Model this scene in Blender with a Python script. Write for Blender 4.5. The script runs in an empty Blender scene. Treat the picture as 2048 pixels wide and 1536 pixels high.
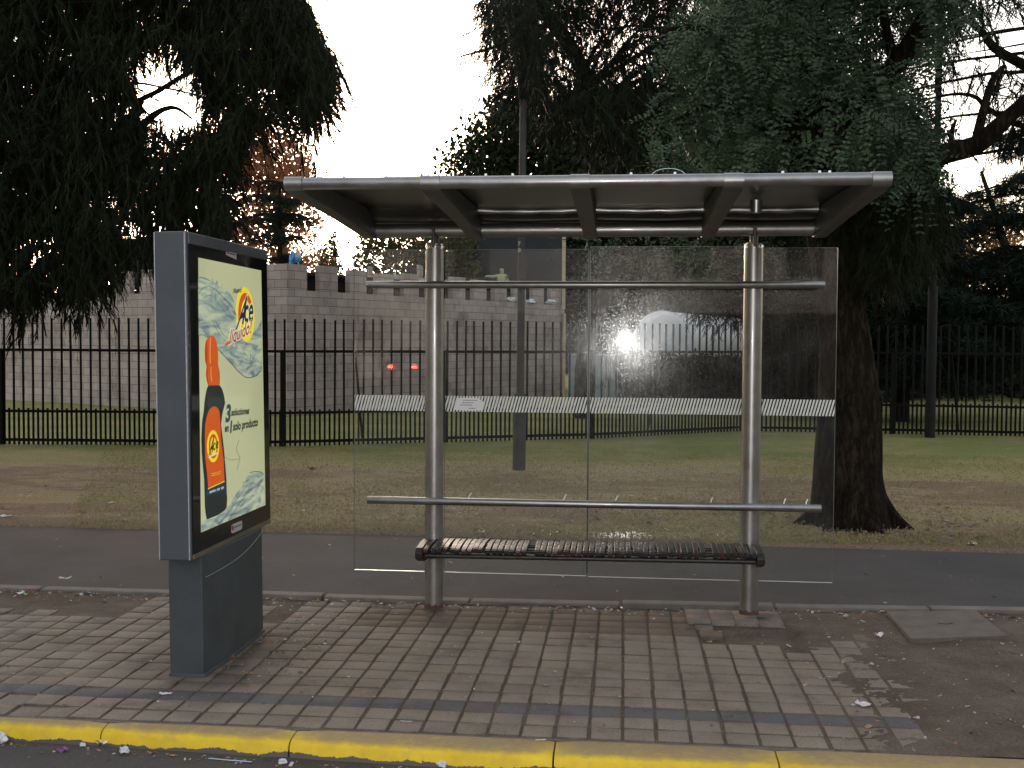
import bpy, bmesh, math, random
import numpy as np
from mathutils import Vector, Matrix, noise
random.seed(7); rng = np.random.default_rng(7)
S = bpy.context.scene
COL = S.collection

# ------------------------------------------------------------ camera
F = 2250.0; EYE = 1.75
yaw = math.atan(226/F); pit = math.atan(88/F); roll = .0058
fw = Vector((-math.sin(yaw)*math.cos(pit), math.cos(yaw)*math.cos(pit), -math.sin(pit)))
r0 = Vector((math.cos(yaw), math.sin(yaw), 0)); u0 = r0.cross(fw)
RT = r0*math.cos(roll)+u0*math.sin(roll); UP = -r0*math.sin(roll)+u0*math.cos(roll)
CAM = Vector((0, 0, EYE))
cam = bpy.data.cameras.new('camera'); co = bpy.data.objects.new('camera', cam); COL.objects.link(co)
cam.sensor_width = 36; cam.lens = F/2048*36; cam.clip_end = 2000; cam.clip_start = .05
m = Matrix((RT, UP, -fw)).transposed().to_4x4(); m.translation = CAM
co.matrix_world = m; S.camera = co
S.render.resolution_x = 1024; S.render.resolution_y = 768

# ------------------------------------------------------------ sky, sun, exposure
W = bpy.data.worlds.new("World"); S.world = W; W.use_nodes = True
nt = W.node_tree; bg = nt.nodes['Background']
sky = nt.nodes.new('ShaderNodeTexSky'); sky.sky_type = 'NISHITA'; sky.sun_disc = False
SUN_EL = math.radians(4); SUN_AZ = math.radians(-18)      # azimuth from +Y towards +X, low behind the trees
sky.sun_elevation = SUN_EL; sky.sun_rotation = SUN_AZ
sky.air_density = 1.0; sky.dust_density = 2.0; sky.ozone_density = 2.0
hsv = nt.nodes.new('ShaderNodeHueSaturation'); hsv.inputs['Saturation'].default_value = .5
wm = nt.nodes.new('ShaderNodeMix'); wm.data_type = 'RGBA'; wm.blend_type = 'MULTIPLY'; wm.inputs[0].default_value = 1; wm.inputs[7].default_value = (1.0, .89, .81, 1)
nt.links.new(sky.outputs[0], hsv.inputs['Color']); nt.links.new(hsv.outputs[0], wm.inputs[6]); nt.links.new(wm.outputs[2], bg.inputs[0])
bg.inputs[1].default_value = .15
sun = bpy.data.lights.new('sun', 'SUN'); sun.energy = .2; sun.angle = math.radians(4); sun.color = (1, .72, .5)
so = bpy.data.objects.new('sun', sun); COL.objects.link(so)
sd = Vector((math.sin(SUN_AZ)*math.cos(SUN_EL), math.cos(SUN_AZ)*math.cos(SUN_EL), math.sin(SUN_EL)))
so.rotation_euler = sd.to_track_quat('Z', 'Y').to_euler()
# the photographer's flash: the lit lamp whose reflection the photo shows in the glass
fl = bpy.data.lights.new('camera_flash', 'POINT'); fl.energy = 52; fl.shadow_soft_size = .07; fl.color = (1, .98, .94)
fo = bpy.data.objects.new('camera_flash', fl); COL.objects.link(fo); fo.location = (0, -.04, EYE+.02)
S.view_settings.view_transform = 'Standard'; S.view_settings.look = 'None'
S.view_settings.exposure = 3.05; S.view_settings.gamma = 1
S.cycles.caustics_reflective = False; S.cycles.caustics_refractive = False
S.cycles.max_bounces = 8; S.cycles.transparent_max_bounces = 16
S.cycles.sample_clamp_indirect = 4

# ------------------------------------------------------------ measuring helpers
def ray(px, py): return fw+RT*((px-1024)/F)-UP*((py-768)/F)
def G(px, py, z=0.0):
    v = ray(px, py); return CAM+v*((z-EYE)/v.z)
def P(px, py, Y):
    v = ray(px, py); return CAM+v*(Y/v.y)

# ------------------------------------------------------------ materials
MATS = {}
def nodes(name):
    mt = bpy.data.materials.new(name); mt.use_nodes = True
    t = mt.node_tree; b = t.nodes['Principled BSDF']; MATS[name] = mt
    return mt, t, b
def N(t, kind, **kw):
    n = t.nodes.new(kind)
    for k, v in kw.items():
        if k in n.inputs.keys(): n.inputs[k].default_value = v
        else: setattr(n, k, v)
    return n
def ramp(t, stops, src=None):
    r = t.nodes.new('ShaderNodeValToRGB'); e = r.color_ramp.elements
    while len(e) < len(stops): e.new(.5)
    for i, (p, c) in enumerate(stops):
        e[i].position = p; e[i].color = (*c, 1) if len(c) == 3 else c
    if src: t.links.new(src, r.inputs[0])
    return r
def mat(name, col, rough=.6, metal=0, var=.15, scale=6, bump=0, bscale=60, spec=.5, coat=0, speck=0):
    if name in MATS: return MATS[name]
    mt, t, b = nodes(name)
    co_ = t.nodes.new('ShaderNodeTexCoord')
    n1 = N(t, 'ShaderNodeTexNoise', Scale=scale, Detail=8.0, Roughness=.65)
    t.links.new(co_.outputs['Object'], n1.inputs['Vector'])
    lo = tuple(max(0, c*(1-var)) for c in col); hi = tuple(min(1, c*(1+var)) for c in col)
    r = ramp(t, [(.3, lo), (.7, hi)], n1.outputs[0])
    t.links.new(r.outputs[0], b.inputs['Base Color'])
    b.inputs['Roughness'].default_value = rough; b.inputs['Metallic'].default_value = metal
    b.inputs['Specular IOR Level'].default_value = spec
    b.inputs['Coat Weight'].default_value = coat
    if bump:
        n2 = N(t, 'ShaderNodeTexNoise', Scale=bscale, Detail=6.0)
        t.links.new(co_.outputs['Object'], n2.inputs['Vector'])
        bp = N(t, 'ShaderNodeBump', Strength=bump, Distance=.02)
        t.links.new(n2.outputs[0], bp.inputs['Height']); t.links.new(bp.outputs[0], b.inputs['Normal'])
    return mt
def emis(name, col, strength, rough=.3):
    if name in MATS: return MATS[name]
    mt, t, b = nodes(name)
    b.inputs['Base Color'].default_value = (*[c*.4 for c in col], 1); b.inputs['Roughness'].default_value = rough
    b.inputs['Emission Color'].default_value = (*col, 1); b.inputs['Emission Strength'].default_value = strength
    return mt

def metal_mat():
    mt, t, b = nodes('brushed_aluminium')
    co_ = t.nodes.new('ShaderNodeTexCoord')
    n1 = N(t, 'ShaderNodeTexNoise', Scale=9.0, Detail=10.0, Roughness=.7); t.links.new(co_.outputs['Object'], n1.inputs['Vector'])
    r = ramp(t, [(.25, (.22, .21, .20)), (.6, (.31, .30, .295)), (.8, (.35, .34, .33))], n1.outputs[0])
    t.links.new(r.outputs[0], b.inputs['Base Color'])
    n2 = N(t, 'ShaderNodeTexNoise', Scale=260.0, Detail=3.0); t.links.new(co_.outputs['Object'], n2.inputs['Vector'])
    rr = ramp(t, [(.3, (.33,)*3), (.75, (.45,)*3)], n1.outputs[0]); t.links.new(rr.outputs[0], b.inputs['Roughness'])
    bp = N(t, 'ShaderNodeBump', Strength=.12, Distance=.002); t.links.new(n2.outputs[0], bp.inputs['Height']); t.links.new(bp.outputs[0], b.inputs['Normal'])
    b.inputs['Metallic'].default_value = .9; b.inputs['Coat Weight'].default_value = .25; b.inputs['Coat Roughness'].default_value = .05
    return mt
ALU = metal_mat()
ROOFM = mat('roof_sheet', (.06, .056, .05), .30, .8, .3, 5, .06, 120)
RUST = mat('rust', (.075, .030, .018), .85, 0, .5, 30, .5, 120)
GRAPH = mat('grey_painted_steel', (.058, .065, .075), .42, 0, .12, 4, .05, 300, .4)
BLACKM = mat('black_metal', (.012, .012, .012), .45, 0, .3, 10)
FENCEM = mat('black_fence_paint', (.005, .005, .005), .7, 0, .4, 14, spec=.15)
CHROME = mat('bright_edge', (.75, .78, .76), .2, .3, .05)

def glass_mat():
    mt, t, b = nodes('dirty_glass')
    t.nodes.remove(b); out = t.nodes['Material Output']
    co_ = t.nodes.new('ShaderNodeTexCoord')
    tr = N(t, 'ShaderNodeBsdfTransparent', Color=(.93, .96, .94, 1))
    gs = N(t, 'ShaderNodeBsdfGlossy', Roughness=.022, Color=(1, 1, 1, 1))
    gr = N(t, 'ShaderNodeBsdfGlossy', Roughness=.17, Color=(1, 1, 1, 1))
    df = N(t, 'ShaderNodeBsdfDiffuse', Color=(.55, .57, .58, 1))
    fr = N(t, 'ShaderNodeFresnel', IOR=1.5)
    spk = N(t, 'ShaderNodeTexNoise', Scale=170.0, Detail=3.0, Roughness=.8); t.links.new(co_.outputs['Object'], spk.inputs['Vector'])
    spr = ramp(t, [(.60, (0, 0, 0)), (.72, (1, 1, 1))], spk.outputs[0])
    m1 = t.nodes.new('ShaderNodeMixShader'); t.links.new(fr.outputs[0], m1.inputs[0]); t.links.new(tr.outputs[0], m1.inputs[1]); t.links.new(gs.outputs[0], m1.inputs[2])
    # dust: cloudy film + drip streaks + specks
    mp = N(t, 'ShaderNodeMapping'); mp.inputs['Scale'].default_value = (22, 1, 1.6); t.links.new(co_.outputs['Object'], mp.inputs[0])
    ns = N(t, 'ShaderNodeTexNoise', Scale=2.5, Detail=7.0, Roughness=.7); t.links.new(mp.outputs[0], ns.inputs['Vector'])
    nc = N(t, 'ShaderNodeTexNoise', Scale=2.2, Detail=9.0, Roughness=.62); t.links.new(co_.outputs['Object'], nc.inputs['Vector'])
    vo = N(t, 'ShaderNodeTexVoronoi', Scale=70.0); t.links.new(co_.outputs['Object'], vo.inputs['Vector'])
    rs = ramp(t, [(.45, (0, 0, 0)), (.8, (.5, .5, .5))], ns.outputs[0])
    rc = ramp(t, [(.42, (.1, .1, .1)), (.72, (1, 1, 1))], nc.outputs[0])
    rv = ramp(t, [(.0, (.6, .6, .6)), (.10, (0, 0, 0))], vo.outputs['Distance'])
    mu = N(t, 'ShaderNodeMath', operation='MULTIPLY'); t.links.new(rv.outputs[0], mu.inputs[0]); t.links.new(rc.outputs[0], mu.inputs[1])
    mx = N(t, 'ShaderNodeMath', operation='MULTIPLY'); t.links.new(rs.outputs[0], mx.inputs[0]); t.links.new(rc.outputs[0], mx.inputs[1])
    ad = N(t, 'ShaderNodeMath', operation='ADD'); t.links.new(mu.outputs[0], ad.inputs[0]); t.links.new(mx.outputs[0], ad.inputs[1])
    ad2 = N(t, 'ShaderNodeMath', operation='MULTIPLY_ADD'); t.links.new(rc.outputs[0], ad2.inputs[0]); ad2.inputs[1].default_value = .35; t.links.new(ad.outputs[0], ad2.inputs[2])
    k1 = N(t, 'ShaderNodeMath', operation='MULTIPLY'); t.links.new(ad2.outputs[0], k1.inputs[0]); k1.inputs[1].default_value = .055
    k1b = N(t, 'ShaderNodeMath', operation='MULTIPLY_ADD'); t.links.new(spr.outputs[0], k1b.inputs[0]); k1b.inputs[1].default_value = .22; t.links.new(k1.outputs[0], k1b.inputs[2]); k1 = k1b
    k2 = N(t, 'ShaderNodeMath', operation='MULTIPLY'); t.links.new(ad2.outputs[0], k2.inputs[0]); k2.inputs[1].default_value = .06
    m2 = t.nodes.new('ShaderNodeMixShader'); t.links.new(k1.outputs[0], m2.inputs[0]); t.links.new(m1.outputs[0], m2.inputs[1]); t.links.new(gr.outputs[0], m2.inputs[2])
    m3 = t.nodes.new('ShaderNodeMixShader'); t.links.new(k2.outputs[0], m3.inputs[0]); t.links.new(m2.outputs[0], m3.inputs[1]); t.links.new(df.outputs[0], m3.inputs[2])
    t.links.new(m3.outputs[0], out.inputs['Surface'])
    return mt
GLASS = glass_mat()

def leaf_mat(name, c1, c2, trans=.25, rough=.6, scale=1.4, spec=.08):
    mt, t, b = nodes(name)
    co_ = t.nodes.new('ShaderNodeTexCoord')
    n1 = N(t, 'ShaderNodeTexNoise', Scale=scale, Detail=6.0, Roughness=.75); t.links.new(co_.outputs['Object'], n1.inputs['Vector'])
    r = ramp(t, [(.35, c1), (.65, c2)], n1.outputs[0])
    t.links.new(r.outputs[0], b.inputs['Base Color']); b.inputs['Roughness'].default_value = rough
    b.inputs['Specular IOR Level'].default_value = spec
    if trans:
        tl = t.nodes.new('ShaderNodeBsdfTranslucent'); t.links.new(r.outputs[0], tl.inputs[0])
        ms = t.nodes.new('ShaderNodeMixShader'); ms.inputs[0].default_value = trans
        t.links.new(b.outputs[0], ms.inputs[1]); t.links.new(tl.outputs[0], ms.inputs[2])
        t.links.new(ms.outputs[0], t.nodes['Material Output'].inputs['Surface'])
    return mt
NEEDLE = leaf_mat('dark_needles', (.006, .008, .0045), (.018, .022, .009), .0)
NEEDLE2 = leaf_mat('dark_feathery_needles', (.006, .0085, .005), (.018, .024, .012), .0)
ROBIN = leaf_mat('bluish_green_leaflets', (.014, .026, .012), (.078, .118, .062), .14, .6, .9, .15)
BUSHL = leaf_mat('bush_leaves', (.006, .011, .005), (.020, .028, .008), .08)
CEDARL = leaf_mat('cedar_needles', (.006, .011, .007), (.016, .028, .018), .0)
AUTL = leaf_mat('autumn_leaves', (.22, .09, .045), (.42, .20, .11), .45)
FARL = leaf_mat('far_leaves', (.03, .04, .02), (.09, .085, .04), .3)
GOLDL = leaf_mat('gold_leaves', (.18, .10, .03), (.45, .26, .09), .55)
def bark_mat(name, c1, c2):
    mt, t, b = nodes(name); co_ = t.nodes.new('ShaderNodeTexCoord'); mp = N(t, 'ShaderNodeMapping'); mp.inputs['Scale'].default_value = (1, 1, .22); t.links.new(co_.outputs['Object'], mp.inputs[0])
    v_ = N(t, 'ShaderNodeTexVoronoi', Scale=16.0, feature='DISTANCE_TO_EDGE'); n_ = N(t, 'ShaderNodeTexNoise', Scale=11.0, Detail=9.0, Roughness=.75)
    dm = N(t, 'ShaderNodeMix', data_type='VECTOR'); dm.inputs[0].default_value = .25; t.links.new(mp.outputs[0], n_.inputs['Vector']); t.links.new(mp.outputs[0], dm.inputs[4]); t.links.new(n_.outputs['Color'], dm.inputs[5]); t.links.new(dm.outputs[1], v_.inputs['Vector'])
    big = N(t, 'ShaderNodeTexNoise', Scale=2.0, Detail=5.0); t.links.new(co_.outputs['Object'], big.inputs['Vector'])
    r = ramp(t, [(.02, c1), (.22, c2)], v_.outputs['Distance']); r2 = ramp(t, [(.3, (.55, .55, .55)), (.7, (1.3, 1.25, 1.15))], n_.outputs[0]); r3 = ramp(t, [(.35, (.8, .8, .8)), (.65, (1.2, 1.15, 1.0))], big.outputs[0])
    m1 = N(t, 'ShaderNodeMix', data_type='RGBA', blend_type='MULTIPLY'); m1.inputs[0].default_value = 1; t.links.new(r.outputs[0], m1.inputs[6]); t.links.new(r2.outputs[0], m1.inputs[7])
    m2 = N(t, 'ShaderNodeMix', data_type='RGBA', blend_type='MULTIPLY'); m2.inputs[0].default_value = 1; t.links.new(m1.outputs[2], m2.inputs[6]); t.links.new(r3.outputs[0], m2.inputs[7]); t.links.new(m2.outputs[2], b.inputs['Base Color'])
    b.inputs['Roughness'].default_value = .95; b.inputs['Specular IOR Level'].default_value = .1
    bp = N(t, 'ShaderNodeBump', Strength=1.0, Distance=.03); t.links.new(v_.outputs['Distance'], bp.inputs['Height']); b2 = N(t, 'ShaderNodeBump', Strength=.7, Distance=.02); t.links.new(n_.outputs[0], b2.inputs['Height']); t.links.new(bp.outputs[0], b2.inputs['Normal']); t.links.new(b2.outputs[0], b.inputs['Normal'])
    return mt
BARK = bark_mat('bark', (.010, .008, .006), (.038, .029, .022))
BARK2 = mat('pale_bark', (.16, .12, .09), .9, 0, .4, 6, .6, 22)

# ------------------------------------------------------------ mesh helpers
class MB:
    def __init__(s): s.v = []; s.f = []
    def add(s, vs, fs):
        o = len(s.v); s.v += [tuple(v) for v in vs]; s.f += [tuple(i+o for i in f) for f in fs]
    def box(s, x0, x1, y0, y1, z0, z1):
        s.add([(x0,y0,z0),(x1,y0,z0),(x1,y1,z0),(x0,y1,z0),(x0,y0,z1),(x1,y0,z1),(x1,y1,z1),(x0,y1,z1)],
              [(0,3,2,1),(4,5,6,7),(0,1,5,4),(1,2,6,5),(2,3,7,6),(3,0,4,7)])
    def obox(s, a, b, w, z0, z1):                # box along the ground line a-b, width w
        a = Vector((a[0],a[1],0)); b = Vector((b[0],b[1],0)); d = (b-a).normalized(); n = Vector((-d.y,d.x,0))*w/2
        q = [a-n, b-n, b+n, a+n]
        s.add([(p.x,p.y,z0) for p in q]+[(p.x,p.y,z1) for p in q], [(0,3,2,1),(4,5,6,7),(0,1,5,4),(1,2,6,5),(2,3,7,6),(3,0,4,7)])
    def tube(s, pts, rad, n=16, cap=True, wob=0):
        pts = [Vector(p) for p in pts]
        if not hasattr(rad, '__len__'): rad = [rad]*len(pts)
        o = len(s.v); up = None
        for i, p in enumerate(pts):
            d = (pts[min(i+1, len(pts)-1)]-pts[max(i-1, 0)]).normalized()
            if up is None: up = d.orthogonal().normalized()
            up = (up-d*up.dot(d)).normalized(); sd_ = d.cross(up)
            for k in range(n):
                a = 2*math.pi*k/n; r = rad[i]
                if wob: r *= 1+wob*noise.noise(Vector((math.cos(a)*1.3, math.sin(a)*1.3, p.z*.7+p.x)))+wob*.6*noise.noise(Vector((math.cos(a)*3, math.sin(a)*3, p.z*1.5+7)))
                s.v.append(tuple(p+(up*math.cos(a)+sd_*math.sin(a))*r))
        for i in range(len(pts)-1):
            for k in range(n):
                a = o+i*n+k; b = o+i*n+(k+1) % n; s.f.append((a, b, b+n, a+n))
        if cap:
            s.f.append(tuple(o+k for k in range(n))[::-1]); s.f.append(tuple(o+(len(pts)-1)*n+k for k in range(n)))
    def prism(s, prof, axis, a0, a1):            # closed profile extruded along x or y
        n = len(prof); o = len(s.v)
        for a in (a0, a1):
            for (p, q) in prof: s.v.append((a, p, q) if axis == 'x' else (p, a, q) if axis == 'y' else (p, q, a))
        s.f.append(tuple(range(o, o+n))[::-1]); s.f.append(tuple(range(o+n, o+2*n)))
        for i in range(n): j = (i+1) % n; s.f.append((o+i, o+j, o+n+j, o+n+i))
    def build(s, name, m, parent=None, smooth=False, bevel=0, seg=2):
        me = bpy.data.meshes.new(name); me.from_pydata(s.v, [], s.f)
        bm = bmesh.new(); bm.from_mesh(me)
        if bevel:
            bmesh.ops.remove_doubles(bm, verts=bm.verts, dist=1e-6)
            es = [e for e in bm.edges if len(e.link_faces) == 2 and e.calc_face_angle() > .6]
            bmesh.ops.bevel(bm, geom=es, offset=bevel, segments=seg, affect='EDGES', profile=.5)
        bmesh.ops.recalc_face_normals(bm, faces=bm.faces); bm.to_mesh(me); bm.free()
        if smooth:
            me.polygons.foreach_set('use_smooth', [True]*len(me.polygons))
            try: me.set_sharp_from_angle(angle=math.radians(40))
            except Exception: pass
        me.materials.append(m)
        o = bpy.data.objects.new(name, me); COL.objects.link(o)
        if parent: o.parent = parent
        return o
def rawmesh(name, v, f, m, parent=None, col=None, smooth=False):
    v = np.asarray(v, np.float32).reshape(-1, 3); f = np.asarray(f, np.int32); k = f.shape[1]
    me = bpy.data.meshes.new(name); me.vertices.add(len(v)); me.vertices.foreach_set('co', v.ravel())
    me.loops.add(f.size); me.loops.foreach_set('vertex_index', f.ravel())
    me.polygons.add(len(f)); me.polygons.foreach_set('loop_start', np.arange(0, f.size, k, dtype=np.int32))
    try: me.polygons.foreach_set('loop_total', np.full(len(f), k, np.int32))
    except Exception: pass
    me.update(calc_edges=True); me.validate()
    if col is not None:
        a = me.color_attributes.new('tint', 'FLOAT_COLOR', 'POINT'); c = np.ones((len(v), 4), np.float32); c[:, :3] = col; a.data.foreach_set('color', c.ravel())
    if smooth: me.polygons.foreach_set('use_smooth', [True]*len(me.polygons))
    me.materials.append(m); o = bpy.data.objects.new(name, me); COL.objects.link(o)
    if parent: o.parent = parent
    return o
def tag(o, label=None, cat=None, group=None, kind=None):
    if label: o['label'] = label
    if cat: o['category'] = cat
    if group: o['group'] = group
    if kind: o['kind'] = kind
    return o
def thing(name, label, cat, group=None, loc=None):
    o = bpy.data.objects.new(name, None); COL.objects.link(o); o.empty_display_size = .2
    return tag(o, label, cat, group)
def struct(o): o['kind'] = 'structure'; return o
def fbm(x, y, s=1.0, o=4, seed=0):
    t = 0; a = 1; n_ = 0
    for i in range(o):
        t += a*noise.noise(Vector((x*s+seed, y*s-seed, i*7.3+seed))); n_ += a; a *= .5; s *= 2.1
    return t/n_

# ------------------------------------------------------------ ground
def ground_mat():
    mt, t, b = nodes('dry_grass_ground')
    co_ = t.nodes.new('ShaderNodeTexCoord'); sp = t.nodes.new('ShaderNodeSeparateXYZ'); t.links.new(co_.outputs['Object'], sp.inputs[0])
    mp = N(t, 'ShaderNodeMapping'); mp.inputs['Scale'].default_value = (.55, 1, 1); t.links.new(co_.outputs['Object'], mp.inputs[0])
    big = N(t, 'ShaderNodeTexNoise', Scale=.75, Detail=6.0, Roughness=.6); t.links.new(mp.outputs[0], big.inputs['Vector'])
    mid = N(t, 'ShaderNodeTexNoise', Scale=5.0, Detail=10.0, Roughness=.75); t.links.new(mp.outputs[0], mid.inputs['Vector'])
    fine = N(t, 'ShaderNodeTexNoise', Scale=38.0, Detail=6.0, Roughness=.8); t.links.new(co_.outputs['Object'], fine.inputs['Vector'])
    # greenness from distance to the path, broken up with noise
    yr = N(t, 'ShaderNodeMapRange'); yr.inputs['From Min'].default_value = 9.9; yr.inputs['From Max'].default_value = 30; t.links.new(sp.outputs['Y'], yr.inputs['Value'])
    curve = ramp(t, [(0, (.12,)*3), (.03, (.34,)*3), (.09, (.45,)*3), (.16, (.33,)*3), (.21, (.30,)*3), (.29, (.62,)*3), (.38, (.85,)*3), (1, (.8,)*3)], yr.outputs[0])
    a1 = N(t, 'ShaderNodeMath', operation='MULTIPLY_ADD'); t.links.new(big.outputs[0], a1.inputs[0]); a1.inputs[1].default_value = 1.3; t.links.new(curve.outputs[0], a1.inputs[2])
    a2 = N(t, 'ShaderNodeMath', operation='MULTIPLY_ADD'); t.links.new(mid.outputs[0], a2.inputs[0]); a2.inputs[1].default_value = .9; t.links.new(a1.outputs[0], a2.inputs[2])
    a3 = N(t, 'ShaderNodeMath', operation='SUBTRACT'); t.links.new(a2.outputs[0], a3.inputs[0]); a3.inputs[1].default_value = 1.19
    r = ramp(t, [(.16, (.26, .185, .125)), (.34, (.38, .29, .185)), (.48, (.35, .295, .135)), (.64, (.29, .265, .105)), (.85, (.20, .225, .072))], a3.outputs[0])
    rf = ramp(t, [(.30, (.30, .30, .30)), (.5, (.9, .9, .9)), (.70, (1.7, 1.6, 1.45))], fine.outputs[0])
    mx = N(t, 'ShaderNodeMix', data_type='RGBA', blend_type='MULTIPLY'); mx.inputs[0].default_value = 1
    t.links.new(r.outputs[0], mx.inputs[6]); t.links.new(rf.outputs[0], mx.inputs[7]); t.links.new(mx.outputs[2], b.inputs['Base Color'])
    b.inputs['Roughness'].default_value = .95; b.inputs['Specular IOR Level'].default_value = .15
    bp = N(t, 'ShaderNodeBump', Strength=.9, Distance=.03); t.links.new(fine.outputs[0], bp.inputs['Height']); t.links.new(bp.outputs[0], b.inputs['Normal'])
    return mt
GRM = ground_mat()
def curb_y(x):
    pts = [(-30, 7.40), (-4.3, 7.38), (-.5, 7.385), (2.6, 7.545), (30, 8.6)]
    for (a, ya), (b, yb) in zip(pts, pts[1:]):
        if x <= b: return ya+(yb-ya)*(x-a)/(b-a)
    return pts[-1][1]
def pfar(x): return 9.92-.035*max(0, x+2)+.03*fbm(x, 1, 1.3, 3)
g = MB()
# one big sheet to the horizon, finer near the camera
xs = [-900, -300, -100, -40]+list(np.arange(-24, 24.1, .4))+[40, 100, 300, 900]
ys = list(np.arange(10.5, 30, .4))+[34, 40, 60, 100, 300, 900]
v = []; fc = []
rows = [[(x, pfar(x) if abs(x) < 30 else 9.9, -.035) for x in xs], [(x, pfar(x)+.05 if abs(x) < 30 else 9.95, -.004) for x in xs]]
for y in ys:
    rows.append([(x, y, .018*fbm(x, y, .8, 3)*min(1, (y-10)/2)) for x in xs])
for r_ in rows: v += r_
nx = len(xs)
for j in range(len(rows)-1):
    for i in range(nx-1): fc.append((j*nx+i, j*nx+i+1, (j+1)*nx+i+1, (j+1)*nx+i))
grass_ground = struct(rawmesh('ground', v, fc, GRM, smooth=True))

ASPH = None
def asphalt(name, c, scl=180):
    mt, t, b = nodes(name)
    co_ = t.nodes.new('ShaderNodeTexCoord')
    f_ = N(t, 'ShaderNodeTexNoise', Scale=float(scl), Detail=4.0, Roughness=.8); t.links.new(co_.outputs['Object'], f_.inputs['Vector'])
    bgn = N(t, 'ShaderNodeTexNoise', Scale=1.3, Detail=8.0, Roughness=.65); t.links.new(co_.outputs['Object'], bgn.inputs['Vector'])
    r1 = ramp(t, [(.3, tuple(x*.75 for x in c)), (.7, tuple(x*1.25 for x in c))], bgn.outputs[0])
    r2 = ramp(t, [(.3, (.5,)*3), (.55, (1,)*3), (.75, (2.0,)*3)], f_.outputs[0])
    mx = N(t, 'ShaderNodeMix', data_type='RGBA', blend_type='MULTIPLY'); mx.inputs[0].default_value = 1
    t.links.new(r1.outputs[0], mx.inputs[6]); t.links.new(r2.outputs[0], mx.inputs[7]); t.links.new(mx.outputs[2], b.inputs['Base Color'])
    b.inputs['Roughness'].default_value = .85; b.inputs['Specular IOR Level'].default_value = .25
    bp = N(t, 'ShaderNodeBump', Strength=.6, Distance=.004); t.links.new(f_.outputs[0], bp.inputs['Height']); t.links.new(bp.outputs[0], b.inputs['Normal'])
    return mt
ASPH = asphalt('path_asphalt', (.056, .052, .050)); ROADM = asphalt('road_asphalt', (.075, .068, .064), 120)
v = []; xs2 = [-60]+list(np.arange(-12, 12.1, .5))+[60]
for x in xs2: v += [(x, curb_y(x)+.06, -.022), (x, (curb_y(x)+9.9)/2, -.012), (x, 10.1, -.020)]
fc = []
for i in range(len(xs2)-1):
    for k in range(2): a = i*3+k; fc.append((a, a+3, a+4, a+1))
struct(rawmesh('path', v, fc, ASPH))
# concrete edging of the path, in lengths
CONC = mat('edging_concrete', (.135, .118, .102), .85, 0, .3, 5, .4, 90)
mb = MB(); x = -10.0; random.seed(3)
while x < 10:
    L = .98; dz = random.uniform(-.006, .006); y0, y1 = curb_y(x), curb_y(x+L)
    a = [(x, y0-.05), (x+L, y1-.05), (x+L, y1+.055), (x, y0+.055)]
    mb.add([(p[0], p[1], -.1) for p in a]+[(p[0], p[1], .022+dz) for p in a], [(0,3,2,1),(4,5,6,7),(0,1,5,4),(1,2,6,5),(2,3,7,6),(3,0,4,7)])
    x += 1.0
struct(mb.build('path_kerb', CONC, bevel=.008))

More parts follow.
